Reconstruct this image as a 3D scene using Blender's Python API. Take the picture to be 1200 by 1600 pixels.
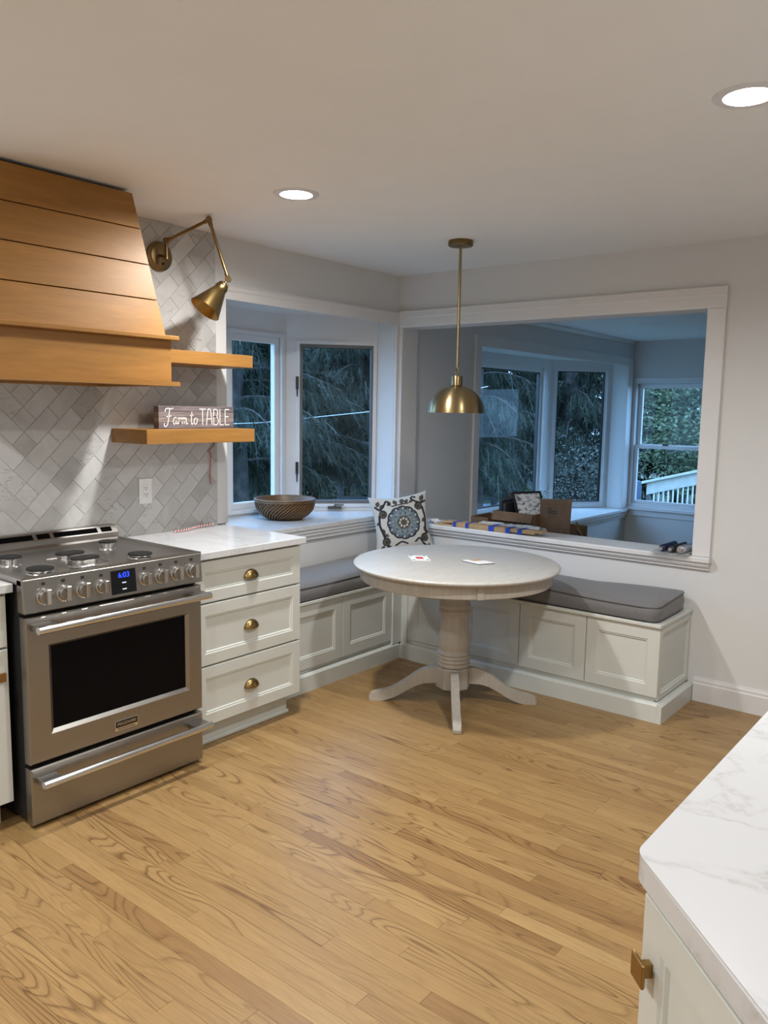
import bpy, bmesh, math, random
from mathutils import Vector, Matrix
random.seed(7)
PI = math.pi
scene = bpy.context.scene
for o in list(bpy.data.objects): bpy.data.objects.remove(o)
COL = scene.collection

# ---------------------------------------------------------------- camera
cam_d = bpy.data.cameras.new('camera'); cam = bpy.data.objects.new('camera', cam_d); COL.objects.link(cam)
cam_d.sensor_fit = 'VERTICAL'; cam_d.sensor_height = 24.0; cam_d.lens = 1261.225 / 1600 * 24.0
cam_d.clip_start = 0.02; cam_d.clip_end = 300
_yaw, _pit, _rol = 0.67533, -0.12565, 0.0166
_f = Vector((-math.sin(_yaw) * math.cos(_pit), math.cos(_yaw) * math.cos(_pit), math.sin(_pit)))
_r = Vector((math.cos(_yaw), math.sin(_yaw), 0)); _u = _r.cross(_f)
_r2 = _r * math.cos(_rol) + _u * math.sin(_rol); _u2 = -_r * math.sin(_rol) + _u * math.cos(_rol)
M = Matrix((_r2, _u2, -_f)).transposed().to_4x4(); M.translation = Vector((3.4291, -4.4087, 1.5486))
cam.matrix_world = M
scene.camera = cam

# ---------------------------------------------------------------- sky, exposure
vs = scene.view_settings
vs.view_transform = 'Standard'; vs.look = 'None'; vs.gamma = 1.0; vs.use_curve_mapping = False
vs.exposure = 0.0
world = bpy.data.worlds.new('sky'); scene.world = world; world.use_nodes = True
wn = world.node_tree.nodes; wl = world.node_tree.links; wn.clear()
_out = wn.new('ShaderNodeOutputWorld'); _bg = wn.new('ShaderNodeBackground')
_bg.inputs[0].default_value = (0.27, 0.50, 0.88, 1); _bg.inputs[1].default_value = 8.0   # overcast dusk, even
wl.new(_bg.outputs[0], _out.inputs[0])
LAMP_POWER = 30.0

# ---------------------------------------------------------------- materials
MATS = {}
class NT:
    def __init__(s, name):
        s.m = bpy.data.materials.new(name); s.m.use_nodes = True
        s.n = s.m.node_tree.nodes; s.l = s.m.node_tree.links; s.n.clear()
        s.out = s.n.new('ShaderNodeOutputMaterial'); MATS[name] = s.m
    def new(s, t, **kw):
        x = s.n.new('ShaderNode' + t)
        for k, v in kw.items(): setattr(x, k, v)
        return x
    def set(s, inp, v):
        if hasattr(v, 'is_output') or isinstance(v, bpy.types.NodeSocket): s.l.new(v, inp)
        else: inp.default_value = v
    def math(s, op, a, b=0.0, c=None, clamp=False):
        x = s.new('Math', operation=op); x.use_clamp = clamp
        s.set(x.inputs[0], a); s.set(x.inputs[1], b)
        if c is not None: s.set(x.inputs[2], c)
        return x.outputs[0]
    def mix(s, f, a, b, mode='MIX'):
        x = s.new('Mix', data_type='RGBA', blend_type=mode)
        s.set(x.inputs[0], f); s.set(x.inputs[6], a if not isinstance(a, tuple) else (*a[:3], 1)); s.set(x.inputs[7], b if not isinstance(b, tuple) else (*b[:3], 1))
        return x.outputs[2]
    def pos(s, kind='Position'):
        if kind == 'Position': return s.new('NewGeometry').outputs['Position']
        return s.new('TexCoord').outputs[kind]
    def mapping(s, v, loc=(0, 0, 0), rot=(0, 0, 0), scale=(1, 1, 1)):
        x = s.new('Mapping'); s.l.new(v, x.inputs[0]); s.set(x.inputs[1], loc); x.inputs[2].default_value = rot; s.set(x.inputs[3], scale)
        return x.outputs[0]
    def noise(s, v, scale, detail=4, rough=0.5, dist=0.0):
        x = s.new('TexNoise'); s.l.new(v, x.inputs['Vector']); x.inputs['Scale'].default_value = scale
        x.inputs['Detail'].default_value = detail; x.inputs['Roughness'].default_value = rough; x.inputs['Distortion'].default_value = dist
        return x.outputs[0]
    def ramp(s, f, stops, interp='LINEAR'):
        x = s.new('ValToRGB'); s.l.new(f, x.inputs[0]); cr = x.color_ramp; cr.interpolation = interp
        while len(cr.elements) < len(stops): cr.elements.new(0.5)
        for e, (p, c) in zip(cr.elements, stops):
            e.position = p; e.color = (c, c, c, 1) if not isinstance(c, tuple) else (*c[:3], 1)
        return x.outputs[0]
    def rnd(s): return s.new('ObjectInfo').outputs['Random']
    def bump(s, h, strength=0.2, dist=0.002):
        x = s.new('Bump'); x.inputs['Strength'].default_value = strength; x.inputs['Distance'].default_value = dist
        s.l.new(h, x.inputs['Height']); return x.outputs[0]
    def bsdf(s, color, rough=0.5, metal=0.0, normal=None, **kw):
        b = s.new('BsdfPrincipled'); s.set(b.inputs['Base Color'], (*color[:3], 1) if isinstance(color, tuple) else color)
        s.set(b.inputs['Roughness'], rough); s.set(b.inputs['Metallic'], metal)
        if normal is not None: s.l.new(normal, b.inputs['Normal'])
        for k, v in kw.items(): s.set(b.inputs[k], v)
        s.l.new(b.outputs[0], s.out.inputs[0]); return b

def plain(name, c, rough=0.5, metal=0.0, var=0.04, scale=6.0, bump=0.0, bscale=200.0, **kw):
    t = NT(name); p = t.pos()
    n = t.noise(p, scale, 3)
    col = t.mix(t.ramp(n, [(0.3, 0.0), (0.7, 1.0)]), tuple(x * (1 - var) for x in c), tuple(min(1, x * (1 + var)) for x in c))
    nm = t.bump(t.noise(p, bscale, 2), bump, 0.001) if bump else None
    t.bsdf(col, rough, metal, nm, **kw); return t.m

plain('wall_paint', (0.70, 0.70, 0.695), 0.85, var=0.01, bump=0.15, bscale=260)
plain('ceiling_paint', (0.86, 0.87, 0.87), 0.9, var=0.01, bump=0.15, bscale=220)
plain('den_paint', (0.70, 0.71, 0.71), 0.85, var=0.01, bump=0.1, bscale=260)
plain('trim_white', (0.74, 0.735, 0.735), 0.32, var=0.02)
plain('cabinet_paint', (0.62, 0.64, 0.605), 0.33, var=0.02)
plain('toe_paint', (0.58, 0.60, 0.57), 0.5, var=0.02)
plain('black_enamel', (0.012, 0.012, 0.013), 0.45)
plain('void_black', (0.004, 0.004, 0.004), 0.9, **{'Specular IOR Level': 0.0})
plain('cast_iron', (0.018, 0.018, 0.018), 0.65, bump=0.2, bscale=400, **{'Specular IOR Level': 0.2})
plain('black_plastic', (0.015, 0.015, 0.017), 0.4)
plain('dark_bronze', (0.03, 0.026, 0.022), 0.4, 0.3)
plain('screen_frame_metal', (0.16, 0.15, 0.14), 0.5)
plain('outlet_plastic', (0.80, 0.80, 0.79), 0.3, var=0.01)
plain('white_paper', (0.78, 0.78, 0.78), 0.8)
plain('ink', (0.02, 0.02, 0.02), 0.8)
plain('red_ink', (0.55, 0.08, 0.07), 0.7)
plain('red_wire_rubber', (0.42, 0.05, 0.035), 0.45)
plain('blue_tape', (0.012, 0.06, 0.42), 0.6)
plain('cardboard', (0.17, 0.105, 0.06), 0.85, var=0.12, scale=30)
plain('board_wood', (0.50, 0.33, 0.17), 0.65, var=0.15, scale=14)
plain('aluminium_tube', (0.55, 0.56, 0.60), 0.25, 0.8)
plain('navy_plastic', (0.015, 0.02, 0.06), 0.3)
plain('bark', (0.075, 0.065, 0.058), 0.95, var=0.5, scale=9, bump=0.6, bscale=30)
plain('rail_wood', (0.62, 0.60, 0.55), 0.8, var=0.1, scale=12)
plain('grey_wood', (0.10, 0.105, 0.11), 0.85, var=0.2, scale=8)
plain('tarp', (0.10, 0.14, 0.22), 0.6, var=0.2, scale=10)
plain('paving', (0.32, 0.34, 0.38), 0.9, var=0.1)
plain('cable_white', (0.75, 0.78, 0.8), 0.5)
plain('sofa_cloth', (0.2, 0.2, 0.21), 0.9)
plain('dark_print', (0.03, 0.03, 0.035), 0.5)
plain('grout', (0.46, 0.455, 0.45), 0.9)
plain('subfloor', (0.06, 0.035, 0.018), 0.9)
plain('lettering_white', (0.85, 0.84, 0.82), 0.6, var=0.0)

def brass(name, c, rough, aniso=0.0):
    t = NT(name); p = t.pos()
    n = t.noise(t.mapping(p, scale=(400, 400, 12)), 1.0, 3)
    bs = t.bsdf(t.mix(n, tuple(x * 0.85 for x in c), tuple(x * 1.1 for x in c)), t.math('MULTIPLY_ADD', n, 0.12, rough), 1.0)
    if aniso:
        tg = t.new('Tangent', direction_type='RADIAL', axis='Z'); t.l.new(tg.outputs[0], bs.inputs['Tangent']); bs.inputs['Anisotropic'].default_value = aniso; bs.inputs['Anisotropic Rotation'].default_value = 0.25
brass('antique_brass', (0.33, 0.225, 0.09), 0.25, 0.6)
brass('dark_brass', (0.23, 0.155, 0.07), 0.30)
brass('pendant_brass', (0.36, 0.275, 0.145), 0.26, 0.8)
brass('knob_brass', (0.36, 0.22, 0.08), 0.35)

def steel(name, c, rough, sc):
    t = NT(name); p = t.pos()
    n = t.noise(t.mapping(p, scale=sc), 1.0, 4, 0.6)
    t.bsdf(t.mix(n, tuple(x * 0.92 for x in c), tuple(x * 1.06 for x in c)), t.math('MULTIPLY_ADD', n, 0.12, rough), 1.0, t.bump(n, 0.05, 0.0005))
steel('stainless', (0.34, 0.325, 0.305), 0.30, (300, 6, 300))
steel('stainless_top', (0.36, 0.34, 0.32), 0.26, (300, 6, 300))
steel('polished_steel', (0.70, 0.70, 0.70), 0.12, (200, 4, 200))
t = NT('black_glass'); t.bsdf((0.004, 0.004, 0.005), 0.22, **{'Specular IOR Level': 0.06})
t = NT('display_glass'); t.bsdf((0.004, 0.004, 0.006), 0.15)
def glow(name, c, s):
    t = NT(name); e = t.new('Emission'); e.inputs[0].default_value = (*c, 1); e.inputs[1].default_value = s; t.l.new(e.outputs[0], t.out.inputs[0])
glow('led_blue', (0.02, 0.06, 1.0), 3.0); glow('led_white', (0.8, 0.85, 1.0), 1.2); glow('lamp_lens', (1.0, 0.97, 0.93), 14.0)

t = NT('window_glass'); tr = t.new('BsdfTransparent'); tr.inputs[0].default_value = (0.86, 0.90, 0.90, 1)
gl = t.new('BsdfGlossy'); gl.inputs['Roughness'].default_value = 0.01
lw = t.new('LayerWeight'); fz = t.math('MULTIPLY_ADD', t.math('POWER', lw.outputs['Facing'], 5.0), 0.30, 0.008); ms = t.new('MixShader')
t.l.new(fz, ms.inputs[0]); t.l.new(tr.outputs[0], ms.inputs[1]); t.l.new(gl.outputs[0], ms.inputs[2]); t.l.new(ms.outputs[0], t.out.inputs[0])
t = NT('clear_plastic'); tr = t.new('BsdfTransparent'); tr.inputs[0].default_value = (0.88, 0.9, 0.92, 1)
gl = t.new('BsdfPrincipled'); gl.inputs['Base Color'].default_value = (0.75, 0.78, 0.8, 1); gl.inputs['Roughness'].default_value = 0.2; ms = t.new('MixShader'); ms.inputs[0].default_value = 0.55
t.l.new(tr.outputs[0], ms.inputs[1]); t.l.new(gl.outputs[0], ms.inputs[2]); t.l.new(ms.outputs[0], t.out.inputs[0])

# oak strip floor: grain runs along world x, every plank draws its own piece of the tree
t = NT('oak_strip'); p = t.pos(); rd = t.rnd()
off = t.new('CombineXYZ'); t.set(off.inputs[0], t.math('MULTIPLY', rd, 37.0)); t.set(off.inputs[1], t.math('MULTIPLY', rd, 91.0)); t.set(off.inputs[2], t.math('MULTIPLY', rd, 17.0))
va = t.new('VectorMath', operation='ADD'); t.l.new(p, va.inputs[0]); t.l.new(off.outputs[0], va.inputs[1]); q = va.outputs[0]
ring_src = t.noise(t.mapping(q, scale=(1.3, 9.0, 1.0)), 1.0, 1.5, 0.45, 0.3)
ring = t.math('FRACT', t.math('MULTIPLY', ring_src, 17.0))
ringv = t.ramp(ring, [(0.0, 0.0), (0.12, 0.55), (0.35, 1.0), (0.88, 0.9), (1.0, 0.0)])
strength = t.ramp(t.noise(t.mapping(q, scale=(0.6, 4.0, 1.0), loc=(5, 3, 1)), 1.0, 1), [(0.40, 0.0), (0.62, 1.0)])
pore = t.ramp(t.noise(t.mapping(q, scale=(9.0, 330.0, 1.0)), 1.0, 3, 0.6), [(0.34, 0.0), (0.62, 1.0)])
fine = t.noise(t.mapping(q, scale=(2.0, 60.0, 1.0)), 1.0, 4, 0.6)
toneA = t.ramp(rd, [(0.0, (0.285, 0.162, 0.062)), (0.12, (0.335, 0.205, 0.081)), (0.55, (0.360, 0.224, 0.090)), (0.88, (0.385, 0.244, 0.100)), (1.0, (0.425, 0.280, 0.122))])
dark = t.mix(1.0, toneA, (0.42, 0.34, 0.26), 'MULTIPLY')
c1 = t.mix(t.math('MULTIPLY', t.math('SUBTRACT', 1.0, ringv), t.math('MULTIPLY_ADD', strength, 0.85, 0.12)), toneA, dark)
c2 = t.mix(t.math('MULTIPLY', t.math('SUBTRACT', 1.0, pore), 0.45), c1, t.mix(1.0, c1, (0.55, 0.48, 0.42), 'MULTIPLY'))
c3 = t.mix(0.5, c2, t.mix(fine, t.mix(1.0, c2, (0.80, 0.78, 0.75), 'MULTIPLY'), t.mix(1.0, c2, (1.15, 1.15, 1.15), 'MULTIPLY')))
t.bsdf(c3, t.math('MULTIPLY_ADD', pore, -0.08, 0.44), 0.0, t.bump(t.math('MULTIPLY', pore, ringv), 0.12, 0.0006))

# honey maple, grain along world y
def maple(name, c, sc):
    t = NT(name); p = t.pos(); rd = t.rnd()
    off = t.new('CombineXYZ'); t.set(off.inputs[0], t.math('MULTIPLY', rd, 13.0)); t.set(off.inputs[2], t.math('MULTIPLY', rd, 23.0))
    va = t.new('VectorMath', operation='ADD'); t.l.new(p, va.inputs[0]); t.l.new(off.outputs[0], va.inputs[1]); q = va.outputs[0]
    a = t.noise(t.mapping(q, scale=sc), 1.0, 4, 0.6, 0.6)
    b = t.noise(t.mapping(q, scale=tuple(x * 5 for x in sc)), 1.0, 3, 0.6)
    bl = t.noise(q, 5.0, 2)
    col = t.mix(t.ramp(a, [(0.3, 0.0), (0.7, 1.0)]), tuple(x * 0.80 for x in c), tuple(x * 1.10 for x in c))
    col = t.mix(t.math('MULTIPLY', t.ramp(b, [(0.35, 1.0), (0.6, 0.0)]), 0.25), col, t.mix(1.0, col, (0.72, 0.62, 0.5), 'MULTIPLY'))
    col = t.mix(t.math('MULTIPLY', bl, 0.3), col, t.mix(1.0, col, (0.85, 0.8, 0.72), 'MULTIPLY'))
    t.bsdf(col, 0.46, 0.0, t.bump(b, 0.05, 0.0005), **{'Specular IOR Level': 0.35})
maple('honey_maple', (0.365, 0.178, 0.045), (22, 2.2, 22))

# whitewashed table wood
def washed(name, sc, lo, hi):
    t = NT(name); p = t.pos()
    a = t.noise(t.mapping(p, scale=sc), 1.0, 5, 0.65, 0.4)
    col = t.mix(t.ramp(a, [(0.25, 0.0), (0.72, 1.0)]), (lo), (hi))
    t.bsdf(col, 0.36, 0.0, t.bump(a, 0.08, 0.0006))
washed('washed_top', (60, 9, 5), (0.42, 0.40, 0.37), (0.52, 0.505, 0.475)); washed('washed_post', (60, 60, 5), (0.36, 0.325, 0.28), (0.46, 0.425, 0.375))

# marble tile, its own piece of stone for each tile
t = NT('marble_tile'); p = t.pos(); rd = t.rnd()
off = t.new('CombineXYZ'); t.set(off.inputs[0], t.math('MULTIPLY', rd, 31.0)); t.set(off.inputs[1], t.math('MULTIPLY', rd, 57.0)); t.set(off.inputs[2], t.math('MULTIPLY', rd, 83.0))
va = t.new('VectorMath', operation='ADD'); t.l.new(p, va.inputs[0]); t.l.new(off.outputs[0], va.inputs[1]); q = va.outputs[0]
cl = t.noise(q, 7.0, 5, 0.6, 0.8)
tone = t.ramp(rd, [(0.0, (0.47, 0.465, 0.455)), (0.2, (0.55, 0.545, 0.535)), (0.7, (0.60, 0.595, 0.585)), (1.0, (0.66, 0.655, 0.65))])
base = t.mix(t.ramp(cl, [(0.35, 0.0), (0.7, 1.0)]), t.mix(1.0, tone, (0.84, 0.835, 0.83), 'MULTIPLY'), tone)
vn = t.noise(t.mapping(q, rot=(0.6, 0, 0), scale=(1, 1.0, 3.2)), 6.0, 4, 0.6, 0.6)
vein = t.ramp(t.math('ABSOLUTE', t.math('SUBTRACT', vn, 0.5)), [(0.0, 1.0), (0.014, 0.0)])
gate = t.ramp(t.noise(q, 4.0, 1), [(0.52, 0.0), (0.64, 1.0)])
tile_c = t.mix(t.math('MULTIPLY', t.math('MULTIPLY', vein, gate), 0.75), base, (0.17, 0.15, 0.13))
t.bsdf(tile_c, 0.28)

# quartz with soft grey veins
t = NT('quartz'); p = t.pos()
wn_ = t.noise(t.mapping(p, rot=(0, 0, 0.6), scale=(1.0, 2.2, 1.0)), 1.7, 5, 0.55, 0.5)
v1 = t.ramp(t.math('ABSOLUTE', t.math('SUBTRACT', wn_, 0.52)), [(0.0, 1.0), (0.012, 0.35), (0.03, 0.0)])
w2 = t.noise(t.mapping(p, rot=(0, 0, -0.5), scale=(2.0, 1.0, 1.0), loc=(3, 1, 0)), 1.3, 4, 0.5, 0.3)
v2 = t.ramp(t.math('ABSOLUTE', t.math('SUBTRACT', w2, 0.5)), [(0.0, 0.7), (0.006, 0.0)])
brk = t.ramp(t.noise(p, 70.0, 3, 0.6), [(0.35, 0.15), (0.65, 1.0)])
vv = t.math('MULTIPLY', t.math('MAXIMUM', v1, v2), brk)
t.bsdf(t.mix(t.math('MULTIPLY', vv, 0.5), (0.625, 0.635, 0.655), (0.37, 0.36, 0.35)), 0.14)

# grey linen cushion
def cloth(name, c, sc=900):
    t = NT(name); p = t.pos()
    a = t.noise(t.mapping(p, scale=(1, 0.12, 1)), sc, 2); b = t.noise(t.mapping(p, scale=(0.12, 1, 1)), sc, 2)
    n = t.math('MULTIPLY_ADD', t.math('ADD', a, b), 0.5, 0.0); m = t.noise(p, 12, 3)
    col = t.mix(t.ramp(n, [(0.35, 0.0), (0.65, 1.0)]), tuple(x * 0.75 for x in c), tuple(x * 1.2 for x in c))
    col = t.mix(t.math('MULTIPLY', m, 0.3), col, t.mix(1.0, col, (0.85, 0.85, 0.85), 'MULTIPLY'))
    t.bsdf(col, 0.95, 0.0, t.bump(n, 0.25, 0.001), **{'Sheen Weight': 0.2})
cloth('grey_linen', (0.165, 0.160, 0.163)); cloth('piping_cloth', (0.085, 0.082, 0.084))
# printed pillow: colours are the print, laid into the cloth as an attribute
t = NT('printed_cloth'); at = t.new('VertexColor'); at.layer_name = 'print'; p = t.pos()
t.bsdf(at.outputs[0], 0.95, 0.0, t.bump(t.noise(p, 900, 2), 0.25, 0.001))
# woven cane bowl
t = NT('cane'); p = t.pos(); n = t.noise(p, 60, 3)
t.bsdf(t.mix(n, (0.075, 0.036, 0.013), (0.20, 0.11, 0.045)), 0.42)
# sign: grey-purple weathered boards
t = NT('weathered_print'); p = t.pos()
g = t.noise(t.mapping(p, scale=(1, 6, 90)), 1.0, 5, 0.65, 0.5)
zz = t.new('SeparateXYZ'); t.l.new(p, zz.inputs[0])
band = t.math('FRACT', t.math('MULTIPLY', t.math('SUBTRACT', zz.outputs[2], 1.4435), 1 / 0.0275))
line = t.ramp(t.math('ABSOLUTE', t.math('SUBTRACT', band, 0.5)), [(0.44, 0.0), (0.49, 1.0)])
bi = t.math('FLOOR', t.math('MULTIPLY', t.math('SUBTRACT', zz.outputs[2], 1.4435), 1 / 0.0275))
hue = t.ramp(t.math('FRACT', t.math('MULTIPLY', bi, 0.37)), [(0.0, (0.17, 0.145, 0.165)), (0.5, (0.24, 0.205, 0.195)), (1.0, (0.21, 0.175, 0.20))])
cc = t.mix(t.ramp(g, [(0.3, 0.0), (0.65, 1.0)]), t.mix(1.0, hue, (0.45, 0.42, 0.42), 'MULTIPLY'), t.mix(1.0, hue, (1.5, 1.45, 1.4), 'MULTIPLY'))
t.bsdf(t.mix(line, cc, (0.03, 0.025, 0.025)), 0.6)
# framed photo print
t = NT('sheet_print'); p = t.pos(); n = t.noise(t.mapping(p, scale=(30, 30, 60)), 1.0, 4)
t.bsdf(t.mix(t.ramp(n, [(0.38, 0.0), (0.52, 1.0)]), (0.16, 0.18, 0.22), (0.75, 0.78, 0.82)), 0.15)
# greenery
def leafy(name, a, b):
    t = NT(name); p = t.pos(); n = t.noise(p, 3.0, 3)
    t.bsdf(t.mix(n, a, b), 0.7); return t.m
leafy('hemlock_needle', (0.008, 0.013, 0.007), (0.036, 0.048, 0.028))
leafy('bright_leaf', (0.035, 0.055, 0.022), (0.19, 0.23, 0.13))
leafy('grey_leaf', (0.09, 0.10, 0.085), (0.22, 0.23, 0.20))
leafy('lawn', (0.03, 0.045, 0.016), (0.075, 0.095, 0.038))
leafy('house_plant', (0.03, 0.09, 0.02), (0.10, 0.2, 0.05))

# ---------------------------------------------------------------- mesh helpers (everything is built in world coordinates)
WM = {}
def reg(o, parent=None, w=None):
    COL.objects.link(o); WM[o.name] = w if w is not None else Matrix.Identity(4)
    if parent is not None:
        o.parent = parent; o.matrix_parent_inverse = WM[parent.name].inverted()
    return o
def tag(o, label=None, cat=None, group=None, kind=None):
    if label: o['label'] = label
    if cat: o['category'] = cat
    if group: o['group'] = group
    if kind: o['kind'] = kind
    return o
def root(name, loc, label=None, cat=None, group=None, kind=None):
    o = bpy.data.objects.new(name, None); o.empty_display_size = 0.1; o.location = loc
    reg(o, None, Matrix.Translation(Vector(loc))); return tag(o, label, cat, group, kind)

class B:
    def __init__(s): s.bm = bmesh.new()
    def quad(s, *ps): return s.bm.faces.new([s.bm.verts.new(p) for p in ps])
    def box(s, x0, x1, y0, y1, z0, z1, bev=0.0, seg=1):
        x0, x1 = min(x0, x1), max(x0, x1); y0, y1 = min(y0, y1), max(y0, y1); z0, z1 = min(z0, z1), max(z0, z1)
        v = [s.bm.verts.new((x, y, z)) for x in (x0, x1) for y in (y0, y1) for z in (z0, z1)]
        fs = [s.bm.faces.new([v[i] for i in f]) for f in ((0, 1, 3, 2), (4, 6, 7, 5), (0, 4, 5, 1), (2, 3, 7, 6), (0, 2, 6, 4), (1, 5, 7, 3))]
        if bev:
            es = list({e for f in fs for e in f.edges}); bmesh.ops.bevel(s.bm, geom=es, offset=bev, segments=seg, affect='EDGES', profile=0.5)
        return s
    def hexa(s, bot, top, bev=0.0):
        b = [s.bm.verts.new(p) for p in bot]; t_ = [s.bm.verts.new(p) for p in top]; n = len(b)
        fs = [s.bm.faces.new(b[::-1]), s.bm.faces.new(t_)] + [s.bm.faces.new([b[i], b[(i + 1) % n], t_[(i + 1) % n], t_[i]]) for i in range(n)]
        if bev:
            es = list({e for f in fs for e in f.edges}); bmesh.ops.bevel(s.bm, geom=es, offset=bev, segments=1, affect='EDGES', profile=0.5)
        return s
    def prism(s, poly, z0, z1, bev=0.0): return s.hexa([(x, y, z0) for x, y in poly], [(x, y, z1) for x, y in poly], bev)
    def extr(s, poly, o, u, v, n, d, bev=0.0):
        o, u, v, n = Vector(o), Vector(u), Vector(v), Vector(n)
        return s.hexa([o + u * a + v * b for a, b in poly], [o + u * a + v * b + n * d for a, b in poly], bev)
    def rings(s, rs, cap0=True, cap1=True, close=True):
        L = [[s.bm.verts.new(p) for p in r] for r in rs]; n = len(L[0])
        for a, b in zip(L, L[1:]):
            for i in range(n if close else n - 1):
                j = (i + 1) % n; s.bm.faces.new([a[i], a[j], b[j], b[i]])
        if cap0: s.bm.faces.new(L[0][::-1])
        if cap1: s.bm.faces.new(L[-1])
        return s
    def lathe(s, prof, c, axis=(0, 0, 1), n=32, cap0=True, cap1=True):
        ax = Vector(axis).normalized(); a = ax.orthogonal().normalized(); b = ax.cross(a); c = Vector(c)
        return s.rings([[c + ax * h + (a * math.cos(2 * PI * i / n) + b * math.sin(2 * PI * i / n)) * max(r, 1e-5) for i in range(n)] for r, h in prof], cap0, cap1)
    def cyl(s, p0, p1, r0, r1=None, n=16):
        p0, p1 = Vector(p0), Vector(p1); d = p1 - p0
        return s.lathe([(r0, 0), (r0 if r1 is None else r1, d.length)], p0, d, n)
    def tube(s, pts, r, n=8):
        pts = [Vector(p) for p in pts]; rs = []; prev = None
        for i, p in enumerate(pts):
            d = (pts[min(i + 1, len(pts) - 1)] - pts[max(i - 1, 0)]).normalized()
            a = d.orthogonal().normalized() if prev is None else (prev - d * prev.dot(d)).normalized(); prev = a; b = d.cross(a)
            rr = r[i] if isinstance(r, (list, tuple)) else r
            rs.append([p + (a * math.cos(2 * PI * k / n) + b * math.sin(2 * PI * k / n)) * rr for k in range(n)])
        return s.rings(rs)
    def sphere(s, c, r, n=12, sc=(1, 1, 1)):
        bmesh.ops.create_uvsphere(s.bm, u_segments=n, v_segments=n // 2 + 2, radius=1.0, matrix=Matrix.Translation(Vector(c)) @ Matrix.Diagonal((r * sc[0], r * sc[1], r * sc[2], 1))); return s
    def obj(s, name, mat, parent=None, smooth=False, angle=35, label=None, cat=None, group=None, kind=None, recalc=True):
        if recalc: bmesh.ops.recalc_face_normals(s.bm, faces=s.bm.faces)
        me = bpy.data.meshes.new(name); s.bm.to_mesh(me); s.bm.free()
        me.materials.append(MATS[mat] if isinstance(mat, str) else mat)
        if smooth:
            for p in me.polygons: p.use_smooth = True
            if angle < 180: me.set_sharp_from_angle(angle=math.radians(angle))
        o = bpy.data.objects.new(name, me); reg(o, parent); return tag(o, label, cat, group, kind)

def frame_panel(o, u, v, n, w, h, steps, back=0.0):
    """raised-and-recessed front: steps = [(inset, depth along n)...], from the outer back edge to the centre field"""
    o, u, v, n = Vector(o), Vector(u), Vector(v), Vector(n); b = B()
    rs = [[o + u * i + v * i + n * d, o + u * (w - i) + v * i + n * d, o + u * (w - i) + v * (h - i) + n * d, o + u * i + v * (h - i) + n * d] for i, d in steps]
    b.rings(rs, True, True); return b
def door_steps(t=0.02, fw=0.06):
    return [(0, 0), (0, t - 0.002), (0.002, t), (fw, t), (fw + 0.004, t - 0.004), (fw + 0.009, t - 0.004), (fw + 0.013, t - 0.010), (fw + 0.016, t - 0.010)]
def holed_slab(us, vs_, solid, o, u, v, n, d):
    """one manifold wall slab with rectangular openings"""
    o, u, v, n = Vector(o), Vector(u), Vector(v), Vector(n); b = B(); V = {}
    def vt(i, j, k):
        if (i, j, k) not in V: V[i, j, k] = b.bm.verts.new(o + u * us[i] + v * vs_[j] + n * (d * k))
        return V[i, j, k]
    I, J = len(us) - 1, len(vs_) - 1; S = lambda i, j: 0 <= i < I and 0 <= j < J and solid((us[i] + us[i + 1]) / 2, (vs_[j] + vs_[j + 1]) / 2)
    for i in range(I):
        for j in range(J):
            if not S(i, j): continue
            for k in (0, 1): b.bm.faces.new([vt(i, j, k), vt(i + 1, j, k), vt(i + 1, j + 1, k), vt(i, j + 1, k)])
            if not S(i - 1, j): b.bm.faces.new([vt(i, j, 0), vt(i, j + 1, 0), vt(i, j + 1, 1), vt(i, j, 1)])
            if not S(i + 1, j): b.bm.faces.new([vt(i + 1, j, 0), vt(i + 1, j + 1, 0), vt(i + 1, j + 1, 1), vt(i + 1, j, 1)])
            if not S(i, j - 1): b.bm.faces.new([vt(i, j, 0), vt(i + 1, j, 0), vt(i + 1, j, 1), vt(i, j, 1)])
            if not S(i, j + 1): b.bm.faces.new([vt(i, j + 1, 0), vt(i + 1, j + 1, 0), vt(i + 1, j + 1, 1), vt(i, j + 1, 1)])
    return b
def text_obj(name, s, size, o, u, v, mat, parent, depth=0.0006, align='CENTER', xs=1.0):
    cu = bpy.data.curves.new(name, 'FONT'); cu.body = s; cu.size = size; cu.align_x = align; cu.align_y = 'CENTER'; cu.extrude = depth; cu.resolution_u = 3
    tmp = bpy.data.objects.new(name, cu); COL.objects.link(tmp)
    dg = bpy.context.evaluated_depsgraph_get(); me = bpy.data.meshes.new_from_object(tmp.evaluated_get(dg)); bpy.data.objects.remove(tmp)
    u, v = Vector(u).normalized(), Vector(v).normalized(); n = u.cross(v)
    mm = Matrix((u * xs, v, n)).transposed().to_4x4(); mm.translation = Vector(o); me.transform(mm)
    me.materials.clear(); me.materials.append(MATS[mat]); me.name = name
    ob = bpy.data.objects.new(name, me); return reg(ob, parent)
def clip_poly(poly, x0, x1, y0, y1):
    for ax, lim, sg in ((0, x0, 1), (0, x1, -1), (1, y0, 1), (1, y1, -1)):
        out = []
        for i in range(len(poly)):
            a, b = poly[i], poly[(i + 1) % len(poly)]; da, db = (a[ax] - lim) * sg, (b[ax] - lim) * sg
            if da >= 0: out.append(a)
            if (da > 0 and db < 0) or (da < 0 and db > 0):
                f = da / (da - db); out.append((a[0] + (b[0] - a[0]) * f, a[1] + (b[1] - a[1]) * f))
        poly = out
        if len(poly) < 3: return []
    return poly
def area(poly): return 0.5 * abs(sum(poly[i][0] * poly[(i + 1) % len(poly)][1] - poly[(i + 1) % len(poly)][0] * poly[i][1] for i in range(len(poly))))

# ================================================================ SETTING
XR, YF, ZC = 5.4, -6.8, 2.44
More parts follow.
